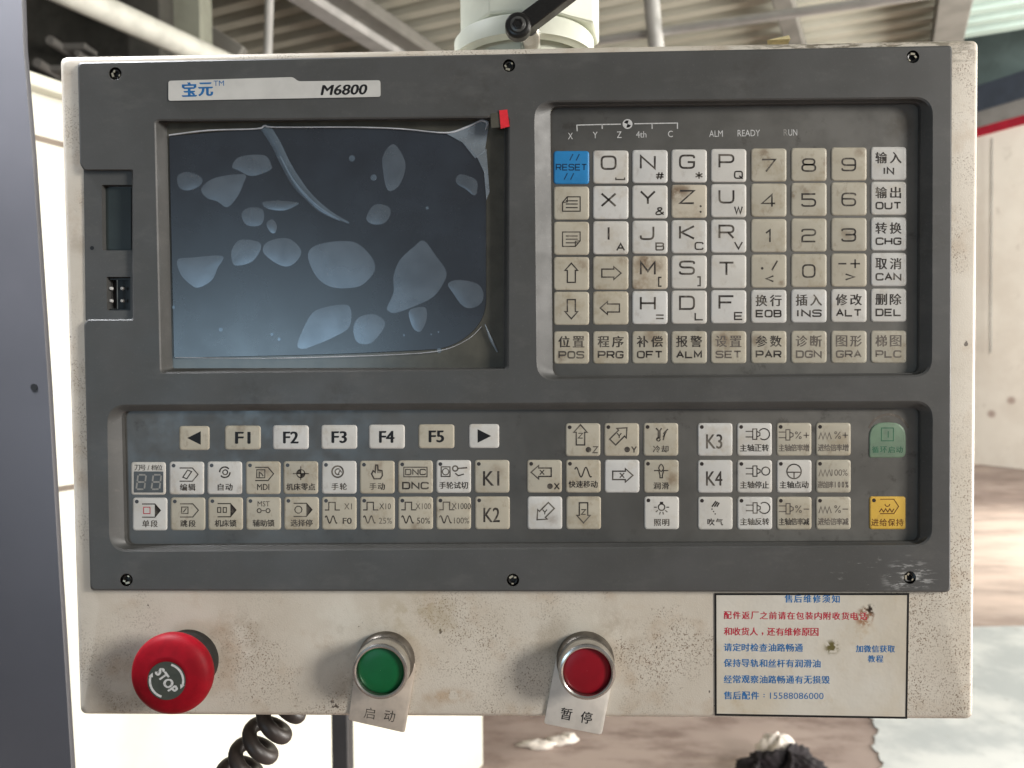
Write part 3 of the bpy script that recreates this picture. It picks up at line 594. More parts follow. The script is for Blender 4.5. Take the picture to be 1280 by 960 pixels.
# name plate
q = MB(); npx = [(210.5, 101), (366, 96.3), (373, 101.6), (475.5, 100.3), (475.8, 121), (210.5, 126)]
lp = rpoly(npx, [3, 3, 3, 3, 3, 3], 3); q.loft([[on(x, y, -.0001) for x, y in lp], [on(x, y, -.0006) for x, y in lp]], 'plate')
iw = -.00064
text(q, '宝', 236.5, 111.5, 17, 17.5, iw, 'ink_blue', -1.5, 0, .055); text(q, '元', 257, 111.3, 17, 16.5, iw, 'ink_blue', -1.5, 0, .055); text(q, 'TM', 273.5, 104, 13, 6.5, iw, 'ink_blue', -1, 0, .0)
text(q, 'M6800', 430.5, 112, 56, 12.5, iw, 'ink_black', -1, .22, .05)
q.build('name_plate', con)

# screen
scr = MB(); scr.poly(rpoly(off_in(sci, -1.5), 3, 4), .0070, 'film_frame')
sc_o = scr.build('screen', con)
gl = rpoly([(211, 170), (335, 159), (470, 160), (566, 164), (608, 205), (608, 400), (566, 436), (430, 443), (217, 448)], [3, 60, 60, 46, 46, 46, 46, 60, 3], 8)
q = MB(); q.loft([[on(x, y, .0069) for x, y in gl], [on(x, y, .0062) for x, y in off_in(gl, .6)]], 'glass'); q.build('glass_pane', sc_o, ang=2)
FW = .00605
BUB = [[(222, 220), (235, 215), (252, 222), (250, 232), (235, 238), (224, 234)], [(252, 235), (270, 222), (305, 218), (304, 230), (296, 247), (284, 259), (272, 252), (258, 247)], [(290, 208), (300, 196), (330, 194), (339, 206), (337, 213), (315, 220), (298, 213)],
       [(302, 268), (310, 260), (327, 261), (330, 273), (324, 282), (308, 281)], [(328, 253), (345, 251), (372, 253), (370, 257), (355, 263), (335, 261)], [(333, 280), (340, 274), (346, 282), (344, 291), (338, 290)],
       [(478, 198), (485, 184), (495, 182), (507, 205), (500, 230), (488, 239), (482, 232), (479, 215)], [(570, 228), (575, 218), (595, 225), (596, 240), (592, 244), (583, 237)], [(458, 272), (468, 256), (485, 258), (488, 268), (480, 279), (465, 280)],
       [(222, 325), (240, 322), (278, 320), (272, 335), (265, 350), (250, 359), (240, 357), (226, 343)], [(290, 312), (300, 300), (322, 302), (326, 311), (315, 327), (295, 332), (290, 325)], [(329, 315), (335, 302), (360, 298), (376, 312), (372, 325), (360, 333), (345, 329)],
       [(385, 318), (400, 305), (440, 302), (462, 318), (469, 335), (460, 350), (445, 359), (415, 359), (395, 345)], [(372, 430), (382, 405), (395, 388), (425, 381), (438, 385), (437, 408), (420, 420), (395, 431), (378, 436)],
       [(442, 408), (450, 396), (468, 393), (481, 402), (478, 413), (465, 428), (452, 430), (444, 424)], [(484, 384), (492, 365), (492, 345), (500, 325), (518, 308), (530, 301), (545, 320), (558, 340), (552, 358), (540, 372), (520, 382), (495, 391), (486, 389)],
       [(560, 355), (572, 350), (595, 354), (604, 365), (602, 378), (590, 385), (578, 382), (566, 366)], [(511, 390), (518, 385), (532, 385), (533, 400), (526, 414), (518, 412), (513, 402)]]
q = MB()
def dome(mb, pts, w, h, m):
    P = catmull(pts, 5); cx = sum(p[0] for p in P) / len(P); cy = sum(p[1] for p in P) / len(P); k = len(P)
    lo = [[on(cx + (x - cx) * s, cy + (y - cy) * s, w - h * (1 - s * s)) for x, y in P] for s in (1, .85, .6, .3)]
    mb.loft(lo, m)
for b in BUB: dome(q, b, FW, .00012, 'bubble')
for x, y, r in ((440, 198, 4), (467, 222, 4), (534, 260, 2), (276, 412, 2.5), (340, 418, 2), (349, 424, 2), (505, 419, 1.5), (539, 418, 1.2), (548, 415, 1.2), (549, 438, 3), (217, 384, 2)): q.poly(circ(x, y, r, 10), FW - .0001, 'crease')
cr = [(331, 158), (345, 180), (356, 203), (372, 230), (390, 250), (412, 267), (436, 279)]
def ribbon(mb, pts, widths, w, h, m, n=5):
    P = []
    for i in range(len(pts) - 1):
        a, b, c, d_ = (Vector(pts[max(0, min(len(pts) - 1, i + j))]) for j in (-1, 0, 1, 2))
        for k in range(n):
            s = k / n; P.append((0.5 * ((2 * b) + (c - a) * s + (2 * a - 5 * b + 4 * c - d_) * s * s + (3 * b - a - 3 * c + d_) * s ** 3), widths[i] * (1 - s) + widths[i + 1] * s))
    P.append((Vector(pts[-1]), widths[-1])); rows = []
    for i, (p, wd_) in enumerate(P):
        t = (P[min(i + 1, len(P) - 1)][0] - P[max(i - 1, 0)][0]).normalized(); nn = Vector((-t.y, t.x)); rows.append([on(*(p + nn * wd_ * k), w - h * (1 - (2 * k) ** 2)) for k in (-.5, -.25, 0, .25, .5)])
    vs = [v for r_ in rows for v in r_]; mb.add(vs, [[i * 5 + j, i * 5 + j + 1, i * 5 + j + 6, i * 5 + j + 5] for i in range(len(rows) - 1) for j in range(4)], m)
ribbon(q, cr, [13, 12, 12, 13, 10, 7, 3], FW - .0002, .0006, 'crease')
ribbon(q, [(350, 195), (364, 222), (380, 243), (400, 262), (425, 276)], [2, 3, 5, 6, 2], FW - .0014, .0004, 'crease')
ribbon(q, [(211, 169), (260, 163), (320, 161), (331, 157), (345, 159), (440, 159), (500, 161), (556, 166), (580, 160), (604, 149)], [2, 2, 2, 2.4, 2, 2, 1.8, 2, 2.4, 2], FW - .0006, .0004, 'film_edge')
ribbon(q, [(219, 447), (330, 448), (420, 446), (500, 443), (552, 438), (585, 424), (602, 408)], [1, 1, 1.6, 1, 1, .8, .6], FW - .0005, .0003, 'film_edge')
q.poly([(556, 166), (580, 160), (605, 149), (611, 156), (606, 190), (594, 198), (578, 178)], FW - .0004, 'film_fold')
q.poly([(596, 196), (608, 186), (612, 240), (608, 250), (605, 215)], FW - .0003, 'film_fold')
ribbon(q, [(600, 150), (609, 153), (607, 162)], [2, 4, 1], FW - .0008, .0006, 'film_edge')
ribbon(q, [(606, 405), (614, 425), (622, 440)], [1, 4, 2], FW - .0003, .0006, 'film_fold')
q.build('protective_film', sc_o, 'bubbled and creased clear film', ang=60)
q = MB(); tp = [(624, 138), (634, 137), (637, 158), (626, 161)]; q.loft([[on(x, y, .0003) for x, y in tp], [on(x, y, -.0006) for x, y in tp]], 'tab_red'); q.poly([(613, 142), (625, 140), (626, 159), (614, 160)], -.00015, 'film_frame'); q.build('film_tab', sc_o, 'small red tape tab', ang=30)

# ---- keypads
def keybody(mb, cx, cy, w, h, mat, r=4.5, rr=None):
    P = rpoly(rect(cx, cy, w, h), rr or r, 5)
    sh = lambda s: [(cx + (x - cx) * (1 - 2 * s / w), cy + (y - cy) * (1 - 2 * s / h)) for x, y in P]
    mb.loft([[on(x, y, MEM) for x, y in P], [on(x, y, MEM - .00022) for x, y in sh(.35)], [on(x, y, TOP + .00008) for x, y in sh(1.1)], [on(x, y, TOP) for x, y in sh(2.2)]], mat)
kp1 = MB(); kp1.poly(rpoly(off_in(kp1i, -1), 10, 6), MEM, 'membrane')
sw = MEM - .00005; wl = 'ink_white'
kp1.stroke([(721.5, 164), (721, 156.4), (752.5, 155.6), (776, 155.2)], 1.3, sw, wl); kp1.stroke([(752.6, 155.6), (752.8, 161)], 1.3, sw, wl)
kp1.stroke([(793, 154.7), (815, 154.3), (846.8, 153.8), (846.8, 161)], 1.3, sw, wl); kp1.stroke([(815, 154.3), (815.2, 161)], 1.3, sw, wl)
kp1.poly(circ(784.4, 155, 6.2, 20), sw, wl)
for a0 in (180, 0): kp1.poly([(784.4, 155)] + arc(784.4, 155, 4.6, a0 + 20, a0 + 110, 8), sw - .00004, 'ink_black')
for s_, x, y, w_ in (('X', 713, 170, 6), ('Y', 744, 168.8, 6), ('Z', 774, 168.4, 6), ('4th', 801.5, 168, 13), ('C', 838, 167.4, 6), ('ALM', 895, 167, 17), ('READY', 936, 166.3, 28), ('UN', 991, 165.6, 11)): text(kp1, s_, x, y, w_, 8, sw, wl, -.6)
text(kp1, 'R', 982, 165.6, 5, 8, sw, 'segment', -.6)
pad1 = kp1.build('main_keypad', con)
CX = [714.2, 763.3, 812.3, 861.3, 910.6, 960.8, 1011, 1061, 1110.6]
def rowy(r_, c): return [209.5, 254, 298, 342, 385.5, 434.5][r_] + ([204.5, 248, 292.5, 337, 381.5, 433.5][r_] - [209.5, 254, 298, 342, 385.5, 434.5][r_]) * c / 8
DOC = [(-11, -2), (-5, -9), (11, -9), (11, 9), (-11, 9)]
AR = {'up': [(0, -13), (8, -4), (5, -4), (5, 11), (-5, 11), (-5, -4), (-8, -4)]}
def rotp(P, a): ca, sa2 = math.cos(math.radians(a)), math.sin(math.radians(a)); return [(x * ca - y * sa2, x * sa2 + y * ca) for x, y in P]
ROWS = [['RESET', 'O_', 'N#', 'G*', 'PQ', '7', '8', '9', '输入/IN'], ['@pgup', 'X', 'Y&', 'Z:', 'UW', '4', '5', '6', '输出/OUT'], ['@pgdn', 'IA', 'JB', 'KC', 'RV', '1', '2', '3', '转换/CHG'],
        ['@up', '@right', 'M[', 'S]', 'T', '@dot', '0', '@pm', '取消/CAN'], ['@down', '@left', 'H=', 'DL', 'FE', '换行/EOB', '插入/INS', '修改/ALT', '删除/DEL'],
        ['位置/POS', '程序/PRG', '补偿/OFT', '报警/ALM', '设置/SET', '参数/PAR', '诊断/DGN', '图形/GRA', '梯图/PLC']]
NAMES = {'@pgup': 'a page up sheet', '@pgdn': 'a page down sheet', '@up': 'an up arrow', '@down': 'a down arrow', '@left': 'a left arrow', '@right': 'a right arrow', '@dot': 'a dot, slash and less-than sign', '@pm': 'minus, plus and greater-than signs'}
for r_, row in enumerate(ROWS):
    for c_, k in enumerate(row):
        x, y = CX[c_], rowy(r_, c_); q = MB()
        mat = 'key_white'
        if c_ in (5, 6, 7) and r_ < 4 or k[0] == '@' or r_ == 5: mat = 'key_cream'
        if k in ('Z:', 'M[', '7', '5', '9'): mat = 'key_stained' if k in ('Z:', 'M[') else 'key_cream'
        if k == 'RESET': mat = 'key_blue'
        kh = 41.5 if r_ != 5 else 40.5
        keybody(q, x, y, 44.5, kh, mat)
        ink = 'ink'; label = 'key printed with '
        if k == 'RESET':
            wide(q, 'RESET', x, y - .5, 38, 7, 1.5, INK, 'ink_navy')
            for dx, dy in ((0, -13), (8, -13), (-7, 11), (1, 11)): q.stroke([(x + dx - 2, y + dy + 4), (x + dx + 2, y + dy - 4)], 1.3, INK, 'ink_navy')
            label = 'blue reset key'
        elif '/' in k:
            zh, en_ = k.split('/'); f2 = 'ink_faded' if r_ == 5 and c_ in (4, 6, 7, 8) else 'ink'
            spread(q, zh, x, y - 7.5, 32, 14, 14, INK, f2, 0, .03); wide(q, en_, x, y + 9, 13 if en_ == 'IN' else 31, 7.6, 2.0, INK, f2); label += 'the word ' + en_
        elif k[0] == '@':
            label += NAMES[k]
            if k in ('@pgup', '@pgdn'):
                D_ = DOC if k == '@pgup' else [(-a, -b) for a, b in DOC]
                q.stroke([(x + a, y + 1 + b) for a, b in D_], 1.2, INK, 'ink', True)
                for dy in (-4, 0, 4.5): q.stroke([(x - 7, y + 1 + dy), (x + 8, y + 1 + dy)], 1.2, INK, 'ink')
                q.stroke([(x + a, y + 1 + b) for a, b in ([(-11, -2), (-5, -2.5), (-5, -9)] if k == '@pgup' else [(11, 2), (5, 2.5), (5, 9)])], 1, INK, 'ink')
            elif k == '@dot': q.poly(circ(x - 8, y - 3.5, 1.7, 10), INK, 'ink'); q.stroke([(x + 4, y - 1), (x + 11, y - 13)], 1.6, INK, 'ink'); q.stroke([(x + 6, y + 6), (x - 3, y + 9.5), (x + 6, y + 13)], 1.6, INK, 'ink')
            elif k == '@pm': q.stroke([(x - 13, y - 8), (x - 3, y - 8)], 1.6, INK, 'ink'); glyph(q, '+', x + 8, y - 8, 12, 11, 1.6, INK, 'ink'); q.stroke([(x - 4, y + 5), (x + 7, y + 8.5), (x - 4, y + 12)], 1.6, INK, 'ink')
            else: q.stroke([(x + a, y + b) for a, b in rotp(AR['up'], {'@up': 0, '@right': 90, '@down': 180, '@left': 270}[k])], 1.4, INK, 'ink', True)
        else:
            big = k[0]; sub = k[1:]; label += 'the character ' + big
            if sub or big in 'XT': glyph(q, big, x - 2.5, y - (5.5 if big not in 'XT' else 3.5), 17.5, 15.5, 2.5, INK, 'ink')
            else: glyph(q, big, x, y + .5, 16.5, 15, 2.2, INK, 'ink')
            if sub == ':':
                for dy in (6, 13): q.poly(circ(x + 14.5, y + dy, 1.4, 8), INK, 'ink')
            elif sub == '_': glyph(q, '_', x + 12, y + 13, 11, 5, 1.4, INK, 'ink')
            elif sub: glyph(q, sub, x + 12.5, y + 11.5, 9.5 if sub not in '[]' else 7, 8.5 if sub not in '[]' else 11, 1.8, INK, 'ink')
        q.build('key', pad1, label, ang=60)

kp2 = MB(); kp2.poly(rpoly(off_in(kp2i, -1.5), 10, 6), MEM, 'membrane'); pad2 = kp2.build('operation_keypad', con)
KW, KH = 43.5, 41
def dotled(q, x, y): q.poly(circ(x - 16.5, y - 15.5, 2.4, 14), INK, 'led')
def cap(q, s_, x, y, n=None, m='ink'):
    n = len(s_); tot = {2: 19, 3: 27, 4: 36, 5: 38, 8: 39}[n]; cw = {2: 8.6, 3: 8.6, 4: 8.4, 5: 7.4, 8: 5.0}[n]
    spread(q, s_, x, y, tot, cw, 8.6, INK, m, 0, .035)
def sine(x, y, w, h, n=24, cyc=1.75): return [(x - w / 2 + w * i / n, y - h / 2 * math.sin(2 * math.pi * cyc * i / n + .6)) for i in range(n + 1)]
def pent(q, x, y, m='ink', fill=False):
    q.stroke([(x - 11, y - 12.5), (x + 5, y - 12.5), (x + 12, y - 4.5), (x + 5, y + 4), (x - 11, y + 4)], 1.1, INK, m)
    if fill: q.poly([(x + 5, y - 12.5), (x + 12, y - 4.5), (x + 5, y + 4)], INK, m)
def spindle(q, x, y, kind, m='ink'):
    for dy in (-5, 2): q.stroke([(x - 13, y + dy), (x - 4, y + dy)], 1.1, INK, m)
    q.stroke([(x - 4, y - 8), (x + 1, y - 8), (x + 1, y + 5), (x - 4, y + 5)], 1.1, INK, m, True); q.stroke([(x + 1, y - 5), (x + 5, y - 3), (x + 5, y), (x + 1, y + 2)], 1.1, INK, m)
    if kind == 'cw': q.stroke(arc(x + 10, y - 1.5, 7, -150, 130), 1.2, INK, m)
    if kind == 'ccw': q.stroke(arc(x + 10, y - 1.5, 7, -130, 150), 1.2, INK, m)
    if kind == 'stop': q.stroke(circ(x + 12, y - 1.5, 5), 1.2, INK, m, True)
def zig(q, x, y, n=3, m='ink'): q.stroke([(x + i * 2.6, y + (4 if i % 2 == 0 else -4)) for i in range(2 * n + 1)], 1.1, INK, m)
def arrow(q, x, y, a, ch): q.stroke([(x + u * 1.05, y + v * 1.05) for u, v in rotp(AR['up'], a)], 1.4, INK, 'ink', True); glyph(q, ch, x, y, 5.5, 6, 1.1, INK, 'ink')
def big(s_):
    def f(q, x, y): text(q, s_, x - 1, y + 2.5, 20, 18, INK, 'ink', 0, 0, 0.015)
    return f
def fkey(s_):
    def f(q, x, y): text(q, s_, x, y, 18, 14.5, INK, 'ink_black', 0, 0, .05)
    return f
def step(a, b):
    def f(q, x, y):
        q.stroke([(x - 18, y - 4), (x - 13, y - 4), (x - 13, y - 13.5), (x - 5, y - 13.5), (x - 5, y - 4), (x + 1, y - 4)], 1.2, INK, 'ink'); q.stroke(sine(x - 10, y + 8, 15, 9), 1.2, INK, 'ink')
        text(q, a, x + 8 + (3 if len(a) < 3 else 1.5), y - 8.5, 4.8 * len(a), 7.5, INK, 'ink'); text(q, b, x + 10, y + 9.5, 5.5 * len(b) if len(b) < 4 else 19, 7.5, INK, 'ink', 0, 0, .02 if b == 'F0' else 0)
    return f
def ic_edit(q, x, y): pent(q, x + 2, y); q.stroke([(x - 5, y - 1), (x + 1, y - 10), (x + 6, y - 8), (x, y + 1)], 1.1, INK, 'ink', True); cap(q, '编辑', x + 1, y + 11.5)
def ic_auto(q, x, y):
    for a in (0, 180): q.stroke(arc(x, y - 7, 6.5, a, a + 140), 1.5, INK, 'ink')
    q.stroke(circ(x + .5, y - 7, 3), 1.2, INK, 'ink', True); cap(q, '自动', x, y + 11.5)
def ic_mdi(q, x, y): pent(q, x + 1, y - .5); q.stroke(rect(x - 3, y - 5, 10, 10), 1, INK, 'ink', True); q.stroke([(x - 5, y - 1), (x - 5, y - 7), (x - 2, y - 5), (x, y - 2)], 1.2, INK, 'ink'); text(q, 'MDI', x, y + 11.5, 15, 7.5, INK, 'ink', 0, 0, .02)
def ic_zero(q, x, y):
    q.stroke(circ(x, y - 5, 5), 1.1, INK, 'ink', True)
    for a in (0, 180): q.poly([(x, y - 5)] + arc(x, y - 5, 5, a, a + 90, 6), INK, 'ink')
    for p_, r2 in (((-10, -5), (10, -5)), ((0, -14), (0, 3))): q.stroke([(x + p_[0], y + p_[1]), (x + r2[0], y + r2[1])], 1, INK, 'ink')
    cap(q, '机床零点', x, y + 11.5)
def ic_wheel(q, x, y): q.stroke(circ(x - 2, y - 7, 7), 1.6, INK, 'ink', True); q.stroke(arc(x - 1.5, y - 7, 3.6, 60, 300), 1.3, INK, 'ink'); q.stroke([(x - 1, y - 4), (x + 1, y - 9), (x + 3, y - 6)], 1.1, INK, 'ink'); cap(q, '手轮', x, y + 11.5)
def ic_hand(q, x, y): q.stroke([(x - 4, y + 2), (x - 7, y - 4), (x - 5, y - 8), (x - 2.5, y - 6), (x - 2, y - 15), (x + 0.5, y - 15), (x + 1, y - 9), (x + 6, y - 8), (x + 6.5, y - 2), (x + 4, y + 2)], 1.5, INK, 'ink', True); q.stroke([(x + 1, y - 9), (x + 1, y - 5)], 1, INK, 'ink'); q.stroke([(x + 3.5, y - 8.5), (x + 3.5, y - 5)], 1, INK, 'ink'); cap(q, '手动', x, y + 11.5)
def ic_dnc(q, x, y): q.stroke(rect(x, y - 6, 29, 12), 1, INK, 'ink', True); wide(q, 'DNC', x, y - 6, 25, 6.5, 1.2, INK, 'ink'); wide(q, 'DNC', x, y + 11, 32, 7.5, 1.6, INK, 'ink')
def ic_try(q, x, y):
    q.stroke(rect(x - 10, y - 6, 11, 12), 1.2, INK, 'ink', True); q.stroke(circ(x - 10, y - 6, 4), 1, INK, 'ink', True); q.stroke(circ(x + 2, y - 10, 3.2), 1.8, INK, 'ink', True); q.stroke([(x + 5, y - 10), (x + 17, y - 11)], 1.5, INK, 'ink'); q.stroke([(x + 2, y - 4), (x + 6, y - 1), (x + 13, y - 3)], 1.3, INK, 'ink'); cap(q, '手轮试切', x, y + 11)
def ic_single(q, x, y): pent(q, x + 1, y, 'ink', True); q.stroke(rect(x - 4, y - 4.5, 8, 8), 1, INK, 'ink_red', True); cap(q, '单段', x, y + 12)
def ic_skip(q, x, y): pent(q, x + 1, y); q.stroke(rect(x - 4, y - 4.5, 8, 8), 1, INK, 'ink', True); q.stroke([(x - 6, y - 2), (x - 2, y - 7)], 1, INK, 'ink'); cap(q, '跳段', x, y + 12)
def ic_lock(q, x, y):
    pent(q, x + 1, y, 'ink', True)
    for dx in (-8, -1): q.stroke(rect(x + dx, y - 4.5, 4, 6), 1, INK, 'ink', True)
    cap(q, '机床锁', x, y + 12)
def ic_aux(q, x, y):
    text(q, 'MST', x, y - 12, 15, 6.5, INK, 'ink')
    for dx in (-5.5, 5.5): q.stroke(circ(x + dx, y - 3.5, 2.6, 8), 1.1, INK, 'ink', True)
    q.stroke([(x - 2, y - 3.5), (x + 2, y - 3.5)], 1, INK, 'ink'); cap(q, '辅助锁', x, y + 12)
def ic_opt(q, x, y): pent(q, x + 1, y, 'ink', True); q.stroke(circ(x - 4, y - 4.5, 4.5, 10), 1, INK, 'ink', True); cap(q, '选择停', x, y + 12)
def ic_rapid(q, x, y): q.stroke(sine(x, y - 5, 21, 12), 1.3, INK, 'ink'); cap(q, '快速移动', x, y + 10)
def ic_cool(q, x, y): q.stroke([(x - 6, y - 14), (x - 3, y - 11), (x - 3, y - 2), (x - 5, y)], 1.6, INK, 'ink'); q.stroke([(x + 1, y - 14), (x - 1, y - 11), (x - 1, y - 2)], 1.4, INK, 'ink'); q.stroke(circ(x - 3, y, 2.2, 8), 1.2, INK, 'ink', True); [q.stroke([(x + 9 - i * 2, y - 13 + i * 3), (x + 3 - i * 0, y - 7 + i * 4)], 1.3, INK, 'ink') for i in range(3)]; cap(q, '冷却', x, y + 12)
def ic_lube(q, x, y): q.stroke(catmull([(x, y - 15), (x + 3, y - 10), (x, y - 6), (x - 3, y - 10)], 4), 1.1, INK, 'ink', True); q.stroke([(x - 9, y - 7), (x - 3, y - 7), (x - 1.5, y - 1), (x - 1.5, y + 2), (x + 1.5, y + 2), (x + 1.5, y - 1), (x + 3, y - 7), (x + 9, y - 7)], 1.2, INK, 'ink'); cap(q, '润滑', x, y + 12)
def ic_lamp(q, x, y):
    q.stroke(circ(x, y - 7, 4), 1.3, INK, 'ink', True); q.poly(rect(x, y - 12, 4, 3.5), INK, 'ink')
    for a in (0, 40, 75, 105, 140, 180): q.stroke([(x + math.cos(math.radians(a)) * r2, y - 7 + math.sin(math.radians(a)) * r2) for r2 in (6, 9.5)], 1.1, INK, 'ink')
    cap(q, '照明', x, y + 12)
def ic_blow(q, x, y): [q.stroke([(x - 4 + i * 3, y - 8 + i * 0), (x + 1 + i * 2, y - 15 + i)], 1.5, INK, 'ink') for i in range(3)]; [q.poly(circ(x - 4 + i * 2, y - 5 + i * 3, 1, 6), INK, 'ink') for i in range(3)]; cap(q, '吹气', x, y + 11)
def ic_sp(kind, s_):
    def f(q, x, y): spindle(q, x + 2, y - 5, kind); cap(q, s_, x, y + 10.5)
    return f
def ic_spp(sg, s_):
    def f(q, x, y): spindle(q, x - 6, y - 4, None, 'ink_faded'); glyph(q, '%', x + 5.5, y - 5, 8, 8.5, .9, INK, 'ink_faded'); glyph(q, sg, x + 15.5, y - 5, 7, 7, 1.1, INK, 'ink_faded'); cap(q, s_, x, y + 10.5, m='ink_faded' if sg == '+' else 'ink')
    return f
def ic_feed(sg, s_):
    def f(q, x, y):
        zig(q, x - 18, y - 4, 3, 'ink_faded')
        if sg == '100': text(q, '100%', x + 8, y - 4.5, 20, 8, INK, 'ink_faded')
        else: glyph(q, '%', x + 5.5, y - 5, 8, 8.5, .9, INK, 'ink_faded'); glyph(q, sg, x + 15, y - 5, 7, 7, 1.1, INK, 'ink_faded')
        cap(q, s_, x, y + 10.5, m='ink_faded')
    return f
def ic_jog(q, x, y): q.stroke(circ(x, y - 6, 9), 1.3, INK, 'ink', True); q.stroke([(x - 8, y - 5), (x + 8, y - 5)], 1.3, INK, 'ink'); q.stroke([(x, y - 5), (x, y + 2)], 1.3, INK, 'ink'); cap(q, '主轴点动', x, y + 10.5)
def ic_hold(q, x, y): q.stroke([(x - 9, y - 17), (x + 8, y - 17), (x + 14, y - 8), (x + 8, y + 1), (x - 9, y + 1)], 1.1, INK, 'ink_brown'); q.stroke(arc(x, y - 11, 3, 0, 180, 8), 1.2, INK, 'ink_brown'); q.stroke([(x - 10 + i * 2.6, y - 1 - (4 if i % 2 else 0)) for i in range(8)], 1.2, INK, 'ink_brown'); spread(q, '进给保持', x, y + 12, 40, 9, 9, INK, 'ink_brown', 0, .02)
def ic_start(q, x, y): q.stroke(rect(x, y - 6, 15, 16), 1.1, INK, 'ink_green', True); q.stroke([(x + 1, y - 10), (x + 1, y - 2)], 1.2, INK, 'ink_green'); spread(q, '循环启动', x, y + 13, 38, 8, 8, INK, 'ink_green', 0, .02)
def arr(a, ch, plus):
    def f(q, x, y):
        arrow(q, x - (3 if plus else 0), y - (5 if plus else 1), a, ch)
        if plus: q.poly(circ(x + 7, y + 12.5, 3.6, 12), INK, 'ink'); glyph(q, ch, x + 15.5, y + 12.5, 6, 7.5, 1.3, INK, 'ink')
    return f
def tri(sg):
    def f(q, x, y): q.poly([(x - 8 * sg, y - 8.5), (x + 9 * sg, y), (x - 8 * sg, y + 8.5)], INK, 'ink_black')
    return f
C_, W_ = 'key_cream', 'key_white'
KEYS = [(243, 547.5, 38, 30, C_, tri(-1), 'a solid left triangle'), (605, 545, 38, 30, W_, tri(1), 'a solid right triangle')]
for i, (x, y) in enumerate(((303.5, 547), (363.5, 546.6), (424, 546.2), (483.5, 545.8), (545.5, 545.4))): KEYS.append((x, y, 45, 30, C_ if i in (0, 4) else W_, fkey('F%d' % (i + 1)), 'F%d' % (i + 1)))
for x, y, m_, fn, nm in ((233.5, 597.5, W_, ic_edit, 'a pencil edit sign'), (281, 597.3, W_, ic_auto, 'a circling automatic sign'), (329, 597.2, C_, ic_mdi, 'the letters MDI'), (376, 597, C_, ic_zero, 'a crossed zero point'), (424, 596.6, W_, ic_wheel, 'a handwheel sign'), (471.5, 596.4, C_, ic_hand, 'a pointing hand'), (519.3, 596, C_, ic_dnc, 'the letters DNC'), (567, 595.6, W_, ic_try, 'a handwheel test cut sign'), (615, 595.4, C_, big('K1'), 'K1'),
                         (187.5, 642.5, W_, ic_single, 'a single block sign'), (235, 642.3, C_, ic_skip, 'a block skip sign'), (282, 642, C_, ic_lock, 'a machine lock sign'), (329.5, 641.8, C_, ic_aux, 'the letters MST'), (377, 641.6, C_, ic_opt, 'an optional stop sign'), (424, 641.5, C_, step('X1', 'F0'), 'X1 and F0'), (471.8, 641.4, C_, step('X10', '25%'), 'X10 and 25%'), (519.5, 641.3, C_, step('X100', '50%'), 'X100 and 50%'), (567, 641.2, C_, step('X1000', '100%'), 'X1000 and 100%'), (615.5, 641, C_, big('K2'), 'K2'),
                         (728.6, 549.6, C_, arr(0, 'Z', True), 'an up arrow and Z'), (777, 549.4, C_, arr(45, 'Y', True), 'a slanting arrow and Y'), (826, 549.2, C_, ic_cool, 'a coolant sign'), (680.5, 595.3, C_, arr(270, 'X', True), 'a left arrow and X'), (729, 595.2, C_, ic_rapid, 'a rapid traverse wave'), (777.5, 595.2, W_, arr(90, 'X', False), 'a right arrow and X'), (826.5, 595.2, C_, ic_lube, 'a lubrication sign'),
                         (681, 641, W_, arr(225, 'Y', False), 'a slanting down arrow and Y'), (729.4, 641, C_, arr(180, 'Z', False), 'a down arrow and Z'), (827, 641, W_, ic_lamp, 'a lamp sign'), (893.8, 549.3, W_, big('K3'), 'K3'), (893.8, 595.4, W_, big('K4'), 'K4'), (894, 641.4, W_, ic_blow, 'an air blow sign'),
                         (943, 549.2, W_, ic_sp('cw', '主轴正转'), 'a spindle forward sign'), (943.2, 595.4, W_, ic_sp('stop', '主轴停止'), 'a spindle stop sign'), (943.4, 641.4, W_, ic_sp('ccw', '主轴反转'), 'a spindle reverse sign'), (992.4, 549.1, C_, ic_spp('+', '主轴倍率增'), 'spindle percent plus'), (992.6, 595.3, W_, ic_jog, 'a spindle jog circle'), (992.6, 641.4, C_, ic_spp('-', '主轴倍率减'), 'spindle percent minus'),
                         (1041.6, 549, C_, ic_feed('+', '进给倍率增'), 'feed percent plus'), (1041.6, 595.2, C_, ic_feed('100', '进给倍率100%'), 'feed 100 percent'), (1041.6, 641.4, C_, ic_feed('-', '进给倍率减'), 'feed percent minus')): KEYS.append((x, y, KW, KH, m_, fn, nm))
NOLED = ('a right arrow and X', 'a slanting down arrow and Y', 'a down arrow and Z')
for x, y, w_, h_, m_, fn, nm in KEYS:
    q = MB(); keybody(q, x, y, w_, h_, m_, 4.2); fn(q, x, y)
    if h_ == KH and nm not in NOLED: dotled(q, x, y)
    q.build('key', pad2, 'key printed with ' + nm, ang=60)
q = MB(); keybody(q, 1109.3, 641, 45, 41, 'key_yellow', 3); ic_hold(q, 1109.3, 641); dotled(q, 1109, 641); q.build('key', pad2, 'yellow feed hold key', ang=60)
q = MB(); keybody(q, 1109.3, 550, 46, 44, 'key_green', 3, [19, 19, 8, 3]); ic_start(q, 1109.3, 549); q.build('key', pad2, 'faded green cycle start key with rounded top', ang=60)
q = MB(); q.stroke(arc(1111, 544, 26, -160, -20, 20), 3, MEM - .00008, 'ink_faded'); q.build('worn_ring', pad2, 'dark worn arc above the green key')
q = MB(); keybody(q, 185.6, 598, 43.5, 41, W_, 4); q.poly(rpoly(rect(185.6, 602.5, 37, 26.5), 1), INK, 'window_dark'); spread(q, '刀号/档位', 185.6, 584.5, 35, 7, 7, INK, 'ink', 0, .02)
